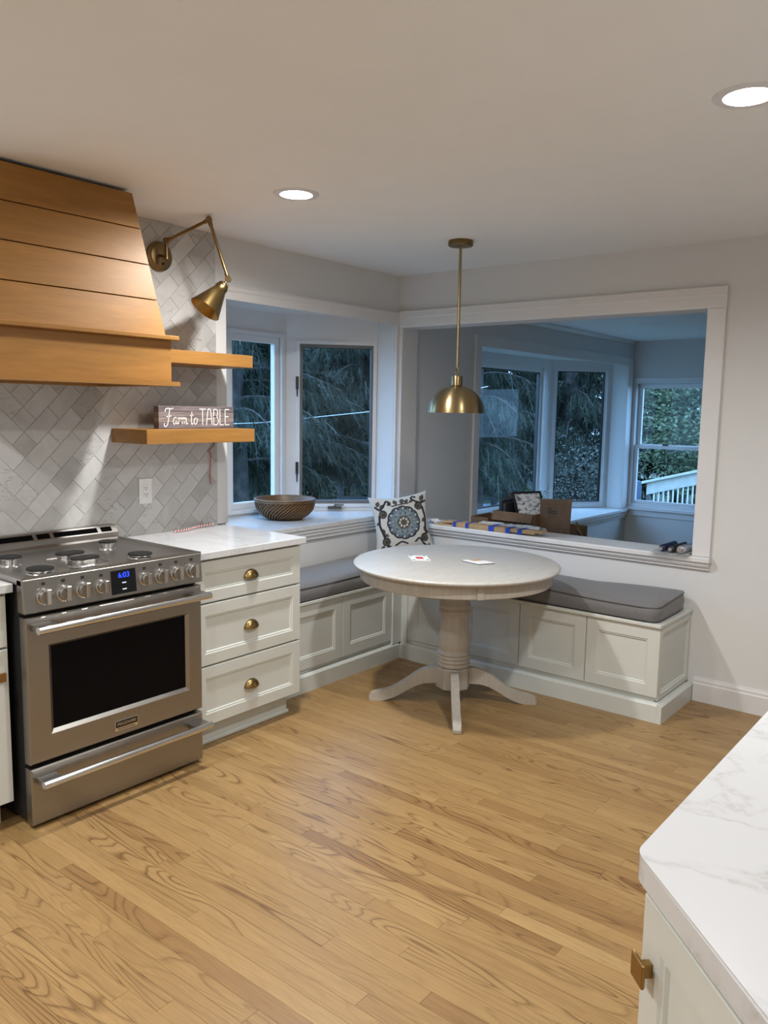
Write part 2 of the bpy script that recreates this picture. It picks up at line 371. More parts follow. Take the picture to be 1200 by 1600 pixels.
# ---- floor of oak strips running along x
floor = B().box(0, XR, YF, 0, -0.10, -0.012).obj('floor', 'subfloor', kind='structure')
def cam_px(P):
    d = Vector(P) - M.translation; w = d.dot(_f)
    if w < 0.1: return None
    return (600 + 1261.225 * d.dot(_r2) / w, 800 - 1261.225 * d.dot(_u2) / w)
rows = []; PW = 0.0572; y = -2.361
while y > YF: y -= PW
planks = []; rp = random.Random(11)
while y < -0.02:
    y0, y1 = max(y, YF), min(y + PW, -0.016); x = -rp.uniform(0, 1.0) + 0.02
    while x < XR:
        L = rp.choice([0.35, 0.5, 0.7, 0.9, 1.1, 1.3, 1.6]) * rp.uniform(0.9, 1.1); x0, x1 = max(x, 0.016), min(x + L, XR)
        if x1 - x0 > 0.03 and y1 - y0 > 0.01: planks.append((x0, x1, y0, y1))
        x += L
    y += PW
def plank_share(p):
    x0, x1, y0, y1 = p; ym = (y0 + y1) / 2; s = 0
    for i in range(12):
        x = x0 + (x1 - x0) * (i + .5) / 12
        if x < 0.42 or (x < 0.60 and ym < -1.5) or ym > -0.47 and x < 2.06: continue
        if (x < 0.74 and ym < -2.25) or (x > 3.05 and ym > -3.3 - (x - 3.05)): continue
        q = cam_px((x, ym, 0))
        if q and 0 <= q[0] <= 1200 and 0 <= q[1] <= 1600:
            d = (Vector((x, ym, 0)) - M.translation).length; s += (x1 - x0) / 12 / d ** 3
    return s
planks.sort(key=plank_share, reverse=True)
rest = B()
for i, (x0, x1, y0, y1) in enumerate(planks):
    g = 0.00022; top = rp.uniform(-0.0004, 0.0)
    bb = B() if i < 295 else rest
    bb.hexa([(x0 + g, y0 + g, -0.012), (x1 - g, y0 + g, -0.012), (x1 - g, y1 - g, -0.012), (x0 + g, y1 - g, -0.012)],
            [(x0 + 2 * g, y0 + 2 * g, top), (x1 - 2 * g, y0 + 2 * g, top), (x1 - 2 * g, y1 - 2 * g, top), (x0 + 2 * g, y1 - 2 * g, top)])
    if i < 295: bb.obj('plank', 'oak_strip', floor)
rest.obj('plank_field', 'oak_strip', floor, kind='stuff')
# ---- walls and ceiling of the kitchen
BY0, BY1, BZ0, BZ1 = -1.518, -0.043, 0.812, 2.175           # bay opening in the left wall
wall_left = holed_slab([YF, BY0, BY1, 0.0], [0, BZ0, BZ1, ZC], lambda a, b: not (BY0 < a < BY1 and BZ0 < b < BZ1), (0, 0, 0), (0, 1, 0), (0, 0, 1), (-1, 0, 0), 0.15).obj('wall_left', 'wall_paint', kind='structure')
PX0, PX1, PZ0, PZ1 = 0.043, 2.042, 0.766, 2.10              # pass-through opening
wall_back = holed_slab([-0.15, PX0, PX1, XR], [0, PZ0, PZ1, ZC], lambda a, b: not (PX0 < a < PX1 and PZ0 < b < PZ1), (0, 0, 0), (1, 0, 0), (0, 0, 1), (0, 1, 0), 0.16).obj('wall_back', 'wall_paint', kind='structure')
B().box(XR, XR + 0.12, YF, 0.16, 0, ZC).obj('wall_right', 'wall_paint', kind='structure')
B().box(-0.15, XR + 0.12, YF - 0.12, YF, 0, ZC).obj('wall_front', 'wall_paint', kind='structure')
LIGHTS = [(0.925, -1.905), (2.716, -1.914), (0.925, -4.10), (2.30, -5.00), (4.5, -4.60)]
# ceiling is drilled for the recessed lamps: ring-by-ring slab below a closing board
cb = B(); segs = 24; RH = 0.078
cx0, cx1, cy0, cy1 = -0.15, XR + 0.12, YF - 0.12, 0.16
outer = [cb.bm.verts.new((x, y, ZC)) for x, y in ((cx0, cy0), (cx1, cy0), (cx1, cy1), (cx0, cy1))]
edges = [cb.bm.edges.new((outer[i], outer[(i + 1) % 4])) for i in range(4)]; holes = []
for (lx, ly) in LIGHTS:
    vsx = [cb.bm.verts.new((lx + RH * math.cos(2 * PI * k / segs), ly + RH * math.sin(2 * PI * k / segs), ZC)) for k in range(segs)]
    edges += [cb.bm.edges.new((vsx[k], vsx[(k + 1) % segs])) for k in range(segs)]; holes.append(vsx)
bmesh.ops.triangle_fill(cb.bm, use_beauty=True, use_dissolve=False, edges=edges)
for hv in holes:
    up = [cb.bm.verts.new((v.co.x, v.co.y, ZC + 0.10)) for v in hv]
    for k in range(segs): cb.bm.faces.new([hv[k], hv[(k + 1) % segs], up[(k + 1) % segs], up[k]])
    cb.bm.faces.new(up)
cb.obj('ceiling', 'ceiling_paint', kind='structure')
B().box(cx0, cx1, cy0, cy1, ZC + 0.11, ZC + 0.16).obj('ceiling_deck', 'ceiling_paint', kind='structure')

# ---- marble tile, diagonal bond mirrored about the range
TX0, TX1, TZ0, TZ1 = -3.6, -1.592, 0.90, ZC - 0.001
grout = B().box(0, 0.0172, TX0, TX1, TZ0, TZ1).obj('grout_bed', 'grout', wall_left)
TW = 0.0778; SQ = 1 / math.sqrt(2); JG = 0.0011; P0 = (-2.705, 1.483)
def add_tile(o, du, dv, a0, a1, b0, b1):
    pts = [(o[0] + du[0] * a + dv[0] * b, o[1] + du[1] * a + dv[1] * b) for a, b in ((a0 + JG, b0 + JG), (a1 - JG, b0 + JG), (a1 - JG, b1 - JG), (a0 + JG, b1 - JG))]
    pts = clip_poly(pts, TX0, TX1, TZ0, TZ1)
    if len(pts) < 3 or area(pts) < 0.0006: return
    if all(y < -2.37 and z > 1.68 and y > -2.93 for y, z in pts): return      # solid hood stands on these
    cy = sum(q[0] for q in pts) / len(pts); cz = sum(q[1] for q in pts) / len(pts)
    ins = lambda k: [((q[0] - cy) * k + cy, (q[1] - cz) * k + cz) for q in pts]
    b = B(); b.hexa([(0.0165, y, z) for y, z in pts], [(0.0192 + random.uniform(0, 0.0006), y, z) for y, z in ins(0.99)])
    b.obj('tile', 'marble_tile', wall_left)
for k in range(-14, 22):
    o = (P0[0], P0[1] - TW * math.sqrt(2) * k)
    add_tile(o, (SQ, SQ), (SQ, -SQ), 0, TW, 0, TW)
    for j in range(12): add_tile(o, (SQ, SQ), (SQ, -SQ), TW + 2 * TW * j, TW + 2 * TW * (j + 1), 0, TW)
    for j in range(8): add_tile((o[0], o[1] - TW * math.sqrt(2)), (-SQ, SQ), (SQ, SQ), 2 * TW * j, 2 * TW * (j + 1), 0, TW)

# ---- mouldings
def moulding(name, pts, axis, a0, a1, mat='trim_white', parent=None, kind='structure'):
    """pts: profile in (out, z); axis 'y' runs along the left wall, 'x' along the back wall (out = -y)"""
    b = B()
    if axis == 'y': b.rings([[(o, a, z) for o, z in pts] for a in (a0, a1)])
    else: b.rings([[(a, -o, z) for o, z in pts] for a in (a0, a1)])
    return b.obj(name, mat, parent, kind=kind)
def casing(name, axis, rect):
    """flat casing leg with a raised outer bead; rect = (a0, a1, z0, z1), bead on the side given by the sign of the width"""
    a0, a1, z0, z1 = rect; b = B()
    if axis == 'y': b.box(0, 0.018, a0, a1, z0, z1, 0.003)
    else: b.box(a0, a1, -0.018, 0, z0, z1, 0.003)
    return b.obj(name, 'trim_white', None, kind='structure')
def head_prof(z0, z1):   # stepped head casing
    h = z1 - z0
    return [(0, z0), (0.014, z0), (0.016, z0 + 0.012), (0.016, z0 + h * 0.55), (0.021, z0 + h * 0.62), (0.021, z0 + h * 0.9), (0.026, z0 + h * 0.93), (0.026, z1), (0, z1)]
moulding('trim_1', head_prof(2.12, 2.196), 'y', -1.592, -0.0005)
casing('trim_2', 'y', (-1.592, BY0, 0.92, 2.1195)); casing('trim_3', 'y', (BY1, -0.0185, 0.848, 2.1195))
moulding('trim_4', head_prof(2.10, 2.207), 'x', 0.0005, 2.137)
casing('trim_5', 'x', (PX1, 2.137, 0.7975, 2.0995)); casing('trim_6', 'x', (0.0005, PX0, 0.7975, 2.0995))
# stool and apron of the pass-through
moulding('trim_7', [(-0.20, 0.767), (0.045, 0.767), (0.050, 0.772), (0.050, 0.792), (0.045, 0.797), (-0.20, 0.797)], 'x', PX0 + 0.0005, PX1 - 0.0005)
for a0, a1, nm in ((0.0005, PX0, 'trim_8'), (PX1, 2.143, 'trim_9')):
    moulding(nm, [(0.0, 0.767), (0.045, 0.767), (0.050, 0.772), (0.050, 0.792), (0.045, 0.797), (0.0, 0.797)], 'x', a0, a1)
moulding('trim_10', [(0, 0.722), (0.012, 0.722), (0.018, 0.728), (0.018, 0.740), (0.030, 0.744), (0.036, 0.755), (0.036, 0.7665), (0, 0.7665)], 'x', 0.0305, 2.137)
# baseboard right of the bench
moulding('baseboard_back', [(0, 0), (0.018, 0), (0.018, 0.098), (0.013, 0.104), (0.013, 0.118), (0.008, 0.124), (0.006, 0.132), (0, 0.132)], 'x', 2.094, XR)

# ---- glazed openings
def facet(A, Bp, z0, z1, hu0, hu1, hz0, hz1, name, mat, th=0.06):
    A, Bp = Vector((*A, 0)), Vector((*Bp, 0)); u = (Bp - A).normalized(); L = (Bp - A).length; n = Vector((u.y, -u.x, 0))
    if n.x > 0: n = -n
    return holed_slab([0, hu0, hu1, L], [z0, hz0, hz1, z1], lambda a, b: not (hu0 < a < hu1 and hz0 < b < hz1), A, u, (0, 0, 1), n, th).obj(name, mat, kind='structure'), A, u, n
def ring_frame(A, u, n, u0, u1, z0, z1, w, d0, d1, bev=0.0):
    """picture-frame ring: outer rect to inner rect (inset w), from depth d0 to d1 along n"""
    b = B(); A = Vector(A); u = Vector(u); n = Vector(n); k = Vector((0, 0, 1))
    def rc(i, d): return [A + u * (u0 + i) + k * (z0 + i) + n * d, A + u * (u1 - i) + k * (z0 + i) + n * d, A + u * (u1 - i) + k * (z1 - i) + n * d, A + u * (u0 + i) + k * (z1 - i) + n * d]
    rs = [rc(0, d0), rc(0, d1), rc(w, d1), rc(w, d0)]
    L = [[b.bm.verts.new(p) for p in r] for r in rs]
    for q in range(4):
        a, c = L[q], L[(q + 1) % 4]
        for i in range(4): b.bm.faces.new([a[i], a[(i + 1) % 4], c[(i + 1) % 4], c[i]])
    if bev: bmesh.ops.bevel(b.bm, geom=list(b.bm.edges), offset=bev, segments=1, affect='EDGES')
    return b
def pane(A, u, n, u0, u1, z0, z1, d, parent):
    b = B(); A = Vector(A); u = Vector(u); n = Vector(n)
    b.extr([(u0, z0), (u1, z0), (u1, z1), (u0, z1)], A + n * d, u, (0, 0, 1), n, 0.005)
    return b.obj('pane', 'window_glass', parent)
def crank(A, u, n, uc, z, parent, flip=1):
    A, u, n = Vector(A), Vector(u), Vector(n); k = Vector((0, 0, 1)); P = A + u * uc + k * z - n * 0.012
    b = B(); b.hexa([P + u * a + n * c for a, c in ((-.05, -.016), (.05, -.016), (.05, .01), (-.05, .01))], [P + u * a + n * c + k * 0.016 for a, c in ((-.045, -.012), (.045, -.012), (.045, .008), (-.045, .008))], 0.002)
    b.obj('crank_housing', 'black_plastic', parent)
    B().tube([P + k * 0.016, P + k * 0.03 - n * 0.02, P + k * 0.028 - n * 0.03 + u * 0.06 * flip], 0.005, 8).obj('crank_handle', 'black_plastic', parent, smooth=True)
Z = Vector((0, 0, 1))
KA, KB, KC, KD = (-0.15, BY0), (-0.57, -1.06), (-0.57, -0.50), (-0.15, BY1)
# centre light of the kitchen bay
f_, A, u, n = facet(KB, KC, 0.845, BZ1, 0.052, 0.508, 0.885, 2.02, 'wall_bay_centre', 'trim_white')
w = root('window_1', (-0.57, -0.78, 0.9), kind='structure')
ring_frame(A, u, n, 0.03, 0.53, 0.862, 2.042, 0.026, -0.014, 0.0).obj('casing', 'trim_white', w)
ring_frame(A, u, n, 0.0525, 0.5075, 0.886, 2.019, 0.045, 0.012, 0.055, 0.004).obj('sash', 'trim_white', w)
pane(A, u, n, 0.095, 0.465, 0.928, 1.977, 0.03, w)
# right-hand casement with its insect-screen frame
f_, A, u, n = facet(KC, KD, 0.845, BZ1, 0.088, 0.600, 0.896, 1.985, 'wall_bay_flank', 'trim_white')
w = root('window_2', (-0.36, -0.27, 0.9), kind='structure')
ring_frame(A, u, n, 0.066, 0.618, 0.872, 2.008, 0.024, -0.010, 0.0).obj('casing', 'trim_white', w)
ring_frame(A, u, n, 0.0885, 0.5995, 0.897, 1.984, 0.021, -0.004, 0.014, 0.002).obj('screen_frame', 'screen_frame_metal', w)
ring_frame(A, u, n, 0.0885, 0.5995, 0.897, 1.984, 0.022, 0.022, 0.058, 0.003).obj('sash', 'black_plastic', w)
pane(A, u, n, 0.1085, 0.5795, 0.917, 1.964, 0.04, w)
for zl in (1.68, 1.10):
    P = Vector(A) + u * 0.072 + Z * zl - n * 0.012
    B().extr([(-0.010, 0), (0.010, 0), (0.010, 0.085), (-0.010, 0.085)], P, u, Z, -n, 0.012, 0.002).obj('latch_plate', 'black_plastic', w)
    B().tube([P - n * 0.012 + Z * 0.02, P - n * 0.026 + Z * 0.0, P - n * 0.026 - Z * 0.05], [0.006, 0.006, 0.004], 8).obj('latch_lever', 'black_plastic', w, smooth=True)
crank(A, u, n, 0.335, 0.862, w)
# left-hand casement, facing away from the picture's side
f_, A, u, n = facet(KA, KB, 0.845, BZ1, 0.022, 0.534, 0.896, 1.985, 'wall_bay_side', 'trim_white')
w = root('window_3', (-0.36, -1.29, 0.9), kind='structure')
ring_frame(A, u, n, 0.004, 0.556, 0.872, 2.008, 0.024, -0.010, 0.0).obj('casing', 'trim_white', w)
ring_frame(A, u, n, 0.0225, 0.5335, 0.897, 1.984, 0.035, 0.006, 0.055, 0.003).obj('sash', 'trim_white', w)
pane(A, u, n, 0.055, 0.50, 0.93, 1.951, 0.03, w)
crank(A, u, n, 0.40, 0.862, w, -1)
# bay soffit, quartz seat board and its apron
B().prism([(-0.149, BY0), (-0.149, BY1), (-0.66, -0.46), (-0.66, -1.10)], BZ1, BZ1 + 0.05).obj('ceiling_bay', 'trim_white', kind='structure')
B().prism([(0.035, -1.592), (0.035, -0.0005), (0.0005, -0.0005), (0.0005, BY1 - 0.0005), (-0.15, BY1 - 0.0005), (-0.575, -0.495), (-0.575, -1.065), (-0.15, BY0 + 0.0005), (0.0005, BY0 + 0.0005), (0.0005, -1.592)], 0.8155, 0.8445, 0.002).obj('window_seat_slab', 'quartz', label='white quartz slab forming the sill of the kitchen bay window', cat='window sill')
moulding('trim_11', [(0, 0.745), (0.010, 0.745), (0.014, 0.752), (0.014, 0.772), (0.022, 0.776), (0.022, 0.790), (0.028, 0.796), (0.028, 0.815), (0, 0.815)], 'y', -1.565, -0.0005)

# ---- the den beyond the pass-through
DY, DZ = 4.107, 2.32
DB0, DB1, DBZ0, DBZ1 = 1.037, 3.942, 0.53, 2.05
wall_den_left = holed_slab([0.16, DB0, DB1, DY + 0.15], [-0.01, 0.49, 2.10, ZC], lambda a, b: not (DB0 < a < DB1 and 0.49 < b < 2.10), (0, 0, 0), (0, 1, 0), (0, 0, 1), (-1, 0, 0), 0.15).obj('wall_den_left', 'den_paint', kind='structure')
WX0, WX1, WZ0, WZ1 = 0.055, 0.945, 0.585, 1.87
wall_den_far = holed_slab([0, WX0, WX1, XR], [-0.01, WZ0, WZ1, ZC], lambda a, b: not (WX0 < a < WX1 and WZ0 < b < WZ1), (0, DY, 0), (1, 0, 0), (0, 0, 1), (0, 1, 0), 0.15).obj('wall_den_far', 'den_paint', kind='structure')
B().box(XR, XR + 0.12, 0.16, DY + 0.15, 0, ZC).obj('wall_den_right', 'den_paint', kind='structure')
B().box(-0.15, XR + 0.12, 0.16, DY + 0.15, -0.10, -0.01).obj('floor_den', 'oak_strip', kind='structure')
B().box(0, XR, 0.1605, DY, DZ, DZ + 0.10).obj('ceiling_den', 'ceiling_paint', kind='structure')
b = B(); b.rings([[(0, a, DZ - 0.035), (0.012, a, DZ - 0.035), (0.035, a, DZ - 0.008), (0.035, a, DZ), (0, a, DZ)] for a in (0.1605, DY)]); b.obj('trim_12', 'trim_white', kind='structure')
for nm, y0, y1, z0, z1 in (('trim_13', 0.95, 1.037, 0.536, 2.05), ('trim_14', 3.942, 4.08, 0.536, 2.05), ('trim_15', 0.95, 4.08, 2.0505, 2.14)):
    B().box(0, 0.02, y0, y1, z0, z1, 0.004).obj(nm, 'trim_white', kind='structure')
# sill board of the den bay
B().prism([(0.05, 0.93), (0.05, 4.085), (0.0005, 4.085), (0.0005, DB1 - 0.0005), (-0.15, DB1 - 0.0005), (-0.61, 3.40), (-0.61, 1.58), (-0.15, DB0 + 0.0005), (0.0005, DB0 + 0.0005), (0.0005, 0.93)], 0.50, 0.53, 0.003).obj('trim_16', 'trim_white', kind='structure')
b = B(); b.rings([[(0, a, 0.43), (0.012, a, 0.43), (0.016, a, 0.445), (0.030, a, 0.47), (0.034, a, 0.4995), (0, a, 0.4995)] for a in (0.95, 4.08)]); b.obj('trim_17', 'trim_white', kind='structure')
DA, DBp, DC, DD = (-0.15, DB0), (-0.6, 1.58), (-0.6, 3.40), (-0.15, DB1)
B().prism([(-0.149, DB0), (-0.149, DB1), (-0.70, 3.45), (-0.70, 1.53)], 2.10, 2.15).obj('ceiling_den_bay', 'trim_white', kind='structure')
f_, A, u, n = facet(DBp, DC, 0.53, 2.10, 0.16, 1.66, 0.58, 2.01, 'wall_den_bay_centre', 'trim_white')
w = root('window_4', (-0.6, 2.5, 0.6), kind='structure')
ring_frame(A, u, n, 0.135, 1.685, 0.555, 2.035, 0.028, -0.014, 0.0).obj('casing', 'trim_white', w)
ring_frame(A, u, n, 0.1605, 1.6595, 0.581, 2.009, 0.05, 0.014, 0.055, 0.004).obj('sash', 'trim_white', w)
ring_frame(A, u, n, 0.2105, 1.6095, 0.631, 1.959, 0.013, 0.020, 0.05).obj('glazing_bead', 'black_plastic', w)
pane(A, u, n, 0.215, 1.605, 0.636, 1.954, 0.034, w)
f_, A, u, n = facet(DC, DD, 0.53, 2.10, 0.055, 0.640, 0.575, 2.01, 'wall_den_bay_flank', 'trim_white')
w = root('window_5', (-0.37, 3.67, 0.6), kind='structure')
ring_frame(A, u, n, 0.030, 0.662, 0.552, 2.032, 0.025, -0.012, 0.0).obj('casing', 'trim_white', w)
ring_frame(A, u, n, 0.0555, 0.6395, 0.576, 2.009, 0.022, 0.004, 0.055, 0.003).obj('sash', 'trim_white', w)
ring_frame(A, u, n, 0.0775, 0.6175, 0.598, 1.987, 0.008, 0.006, 0.05).obj('glazing_bead', 'black_plastic', w)
pane(A, u, n, 0.083, 0.612, 0.603, 1.982, 0.034, w)
crank(A, u, n, 0.16, 0.545, w)
f_, A, u, n = facet(DA, DBp, 0.53, 2.10, 0.065, 0.650, 0.575, 2.01, 'wall_den_bay_side', 'trim_white')
w = root('window_6', (-0.37, 1.3, 0.6), kind='structure')
ring_frame(A, u, n, 0.0655, 0.6495, 0.576, 2.009, 0.04, 0.004, 0.055, 0.003).obj('sash', 'trim_white', w)
pane(A, u, n, 0.10, 0.615, 0.611, 1.974, 0.034, w)
# double-hung window in the far wall
A, u, n = Vector((0, DY, 0)), Vector((1, 0, 0)), Vector((0, 1, 0))
w = root('window_7', (0.5, DY, 0.56), kind='structure')
ring_frame(A, u, n, 0.005, 0.995, 0.535, 1.935, 0.052, -0.018, 0.0, 0.003).obj('casing', 'trim_white', w)
B().box(0.0, 1.03, DY - 0.05, DY - 0.0185, 0.522, 0.556, 0.003).obj('sill_board', 'trim_white', w)
B().box(0.02, 1.0, DY - 0.018, DY, 0.455, 0.5215, 0.003).obj('apron', 'trim_white', w)
s1 = ring_frame(A, u, n, 0.0555, 0.9445, 1.185, 1.869, 0.045, 0.06, 0.10, 0.003).obj('upper_sash', 'trim_white', w)
pane(A, u, n, 0.098, 0.902, 1.228, 1.826, 0.08, s1)
s2 = ring_frame(A, u, n, 0.0555, 0.9445, 0.586, 1.222, 0.038, 0.012, 0.055, 0.003).obj('lower_sash', 'trim_white', w)
pane(A, u, n, 0.091, 0.909, 0.622, 1.186, 0.032, s2)
B().box(0.36, 0.42, DY + 0.005, DY + 0.04, 1.2225, 1.238, 0.003).obj('sash_lock', 'dark_bronze', w)
# socket plate low on the den wall under the bay
r0 = root('wall_outlet', (0, 2.72, 0.30), 'small white outlet plate low on the den wall under the bay sill', 'outlet')
B().box(0, 0.006, 2.685, 2.755, 0.245, 0.36, 0.002).obj('cover_plate', 'outlet_plastic', r0)
B().box(0.006, 0.03, 2.70, 2.74, 0.30, 0.35, 0.003).obj('plug', 'outlet_plastic', r0)

# ================================================================ THINGS
# ---- recessed lamps
lamp_labels = {0: 'round recessed ceiling light glowing above the range and drawers', 1: 'round recessed ceiling light glowing near the right picture edge',
               2: 'round recessed ceiling light in front of the range, nearest the left wall', 3: 'round recessed ceiling light over the end of the white peninsula',
               4: 'round recessed ceiling light over the middle of the white peninsula'}
for i, (lx, ly) in enumerate(LIGHTS):
    r0 = root('recessed_light', (lx, ly, ZC), lamp_labels[i], 'ceiling light', 'recessed ceiling lights')
    B().lathe([(0.076, 0.030), (0.066, 0.002), (0.068, -0.004), (0.095, -0.003), (0.097, 0.0), (0.080, 0.0)], (lx, ly, ZC - 0.0002), n=40, cap0=False, cap1=False).obj('trim_ring', 'trim_white', r0, smooth=True)
    B().lathe([(0.0, 0.012), (0.066, 0.012), (0.072, 0.02), (0.0, 0.02)], (lx, ly, ZC), n=32, cap0=False, cap1=False).obj('lens', 'lamp_lens', r0)
    ld = bpy.data.lights.new('lamp', 'AREA'); ld.shape = 'DISK'; ld.size = 0.125; ld.energy = LAMP_POWER; ld.color = (1.0, 0.995, 0.975)
    ld.spread = math.radians(165)
    lo = bpy.data.objects.new('lamp', ld); lo.location = (lx, ly, ZC + 0.004); reg(lo); lo.parent = r0; lo.matrix_parent_inverse = WM[r0.name].inverted()

# ---- base cabinet with three drawers right of the range
def cup_pull(P, parent, n=(1, 0, 0), u=(0, 1, 0)):
    P, n, u = Vector(P), Vector(n), Vector(u); b = B(); W, D, Hh = 0.045, 0.027, 0.040
    rs = []
    for j in range(9):
        a = PI / 2 * j / 8; row = []
        for i in range(13):
            t_ = PI * i / 12
            row.append(P + u * (-W * math.cos(t_)) + Z * (Hh * math.sin(t_) * math.cos(a)) + n * (D * math.sin(t_) * math.sin(a)))
        rs.append(row)
    b.rings(rs, False, False, close=False)
    bmesh.ops.remove_doubles(b.bm, verts=b.bm.verts, dist=0.0003)
    o = b.obj('pull', 'antique_brass', parent, smooth=True, angle=180)
    md = o.modifiers.new('thickness', 'SOLIDIFY'); md.thickness = 0.0025
    return o
r0 = root('drawer_cabinet', (0.3, -1.9, 0), 'cream three-drawer base cabinet with brass cup pulls beside the range', 'cabinet')
B().box(0.021, 0.604, -2.235, -1.570, 0.112, 0.882).obj('carcass', 'cabinet_paint', r0)
B().box(0.12, 0.556, -2.235, -1.598, 0.0, 0.1115).obj('toe_kick', 'toe_paint', r0)
B().box(0.5565, 0.566, -2.235, -1.590, 0.0, 0.018, 0.003).obj('shoe_moulding', 'toe_paint', r0)
for z0, z1, zk in ((0.684, 0.872, 0.760), (0.396, 0.676, 0.518), (0.116, 0.388, 0.228)):
    d = frame_panel((0.605, -2.222, z0), (0, 1, 0), Z, (1, 0, 0), 0.652, z1 - z0, door_steps(0.02, 0.052)).obj('drawer', 'cabinet_paint', r0)
    cup_pull((0.6165, -1.890, zk), d)
B().prism([(0.0205, -2.240), (0.645, -2.240), (0.645, -1.547), (0.0205, -1.547)], 0.883, 0.915, 0.002).obj('countertop', 'quartz', label='short white quartz countertop over the cream drawer cabinet', cat='countertop')
# ---- cabinet and counter left of the range
r0 = root('door_cabinet', (0.3, -3.4, 0), 'cream base cabinet with drawer and door cut by the left picture edge', 'cabinet')
B().box(0.021, 0.604, -3.90, -3.046, 0.112, 0.882).obj('carcass', 'cabinet_paint', r0)
B().box(0.12, 0.556, -3.90, -3.075, 0.0, 0.1115).obj('toe_kick', 'toe_paint', r0)
frame_panel((0.605, -3.475, 0.684), (0, 1, 0), Z, (1, 0, 0), 0.42, 0.188, door_steps(0.02, 0.052)).obj('drawer', 'cabinet_paint', r0)
d = frame_panel((0.605, -3.475, 0.100), (0, 1, 0), Z, (1, 0, 0), 0.42, 0.576, door_steps(0.02, 0.058)).obj('door', 'cabinet_paint', r0)
kn = B().box(0.6255, 0.638, -3.093, -3.081, 0.572, 0.586).obj('knob_stem', 'knob_brass', d)
B().box(0.638, 0.644, -3.102, -3.072, 0.563, 0.597, 0.0015).obj('knob_plate', 'knob_brass', d)
d = frame_panel((0.605, -3.895, 0.100), (0, 1, 0), Z, (1, 0, 0), 0.40, 0.772, door_steps(0.02, 0.058)).obj('door', 'cabinet_paint', r0)
B().prism([(0.0205, -3.92), (0.645, -3.92), (0.645, -3.036), (0.0205, -3.036)], 0.883, 0.915, 0.002).obj('countertop', 'quartz', label='white quartz countertop corner at the left edge before the range', cat='countertop')

# ---- range
RX, RY0, RY1 = 0.735, -3.045, -2.257; RC = (RY0 + RY1) / 2
rg = root('range', (0.4, RC, 0), 'stainless steel slide-in gas range with black oven window and knobs', 'range')
B().box(0.055, 0.684, RY0 + 0.006, RY1 - 0.006, 0.03, 0.915).obj('body', 'black_enamel', rg)
for yy in (RY0 + 0.06, RY1 - 0.06):
    for xx in (0.10, 0.60): B().cyl((xx, yy, 0.004), (xx, yy, 0.0295), 0.02, n=12).obj('leg', 'black_plastic', rg)
# control panel, slightly raked
b = B(); b.hexa([(0.685, RY0, 0.812), (RX, RY0, 0.812), (RX, RY1, 0.812), (0.685, RY1, 0.812)], [(0.685, RY0, 0.938), (RX - 0.012, RY0, 0.938), (RX - 0.012, RY1, 0.938), (0.685, RY1, 0.938)], 0.005)
cp = b.obj('control_panel', 'stainless', rg)
def panel_x(z): return RX - 0.012 * (z - 0.812) / 0.126
for i, ky in enumerate((-2.965, -2.888, -2.811, -2.734, -2.542, -2.465, -2.388, -2.310)):
    kz = 0.868; x = panel_x(kz) - 0.001; big = 0.027 if i not in (3, 4) else 0.023
    kb = B().lathe([(big + 0.004, 0), (big + 0.004, 0.005), (big + 0.001, 0.006)], (x, ky, kz), (1, 0, 0), 28).obj('bezel', 'polished_steel', cp, smooth=True)
    k = B().lathe([(big, 0.005), (big, 0.018), (big - 0.004, 0.021)], (x, ky, kz), (1, 0, 0), 28).obj('knob', 'stainless', cp, smooth=True)
    B().box(x + 0.0205, x + 0.040, ky - 0.008, ky + 0.008, kz - big + 0.001, kz + big + 0.003, 0.002).obj('knob_grip', 'polished_steel', cp)
    frame_panel((x + 0.0012 - 0.012 * 0.30, ky - 0.008, kz + big + 0.013), (0, 1, 0), Z, (1, 0, 0), 0.013, 0.011, [(0, 0), (0, 0.0012), (0.0018, 0.0012), (0.0018, 0.0004)]).obj('mark', 'dark_print', cp)
# display
x = RX - 0.0015
b = B(); b.hexa([(panel_x(0.826) - 0.004, -2.694, 0.826), (panel_x(0.826) + 0.002, -2.694, 0.826), (panel_x(0.826) + 0.002, -2.585, 0.826), (panel_x(0.826) - 0.004, -2.585, 0.826)],
               [(panel_x(0.918) - 0.004, -2.694, 0.918), (panel_x(0.918) + 0.002, -2.694, 0.918), (panel_x(0.918) + 0.002, -2.585, 0.918), (panel_x(0.918) - 0.004, -2.585, 0.918)])
dp = b.obj('display', 'display_glass', cp)
text_obj('clock_digits', '6:03', 0.030, (panel_x(0.898) + 0.0024, -2.638, 0.897), (0, 1, 0), (-0.095, 0, 1), 'led_blue', dp)
for zz_ in (0.868, 0.843): B().box(panel_x(zz_) + 0.0021, panel_x(zz_) + 0.0028, -2.648, -2.630, zz_ - 0.002, zz_ + 0.002).obj('indicator', 'led_white', dp)
# oven door: steel frame with bevelled black window
b = frame_panel((0.690, RY0 + 0.004, 0.252), (0, 1, 0), Z, (1, 0, 0), RY1 - RY0 - 0.012, 0.546, [(0, 0), (0, 0.038), (0.005, 0.043), (0.020, 0.043)])
bmesh.ops.delete(b.bm, geom=[f for f in b.bm.faces if abs(f.calc_center_median().x - 0.733) < 0.001 and f.calc_area() > 0.2], context='FACES_ONLY')
iy0, iy1, iz0, iz1 = -2.958, -2.332, 0.350, 0.688
ring_o = [v for v in b.bm.verts if abs(v.co.x - 0.733) < 0.0005 and abs(min(abs(v.co.y - (RY0 + 0.024)), abs(v.co.y - (RY1 - 0.028)))) < 0.001]
vo = sorted(ring_o, key=lambda v: (round(v.co.z, 3), v.co.y)); vo = [vo[0], vo[1], vo[3], vo[2]]
r1 = [b.bm.verts.new((0.733, y, z)) for y, z in ((iy0, iz0), (iy1, iz0), (iy1, iz1), (iy0, iz1))]
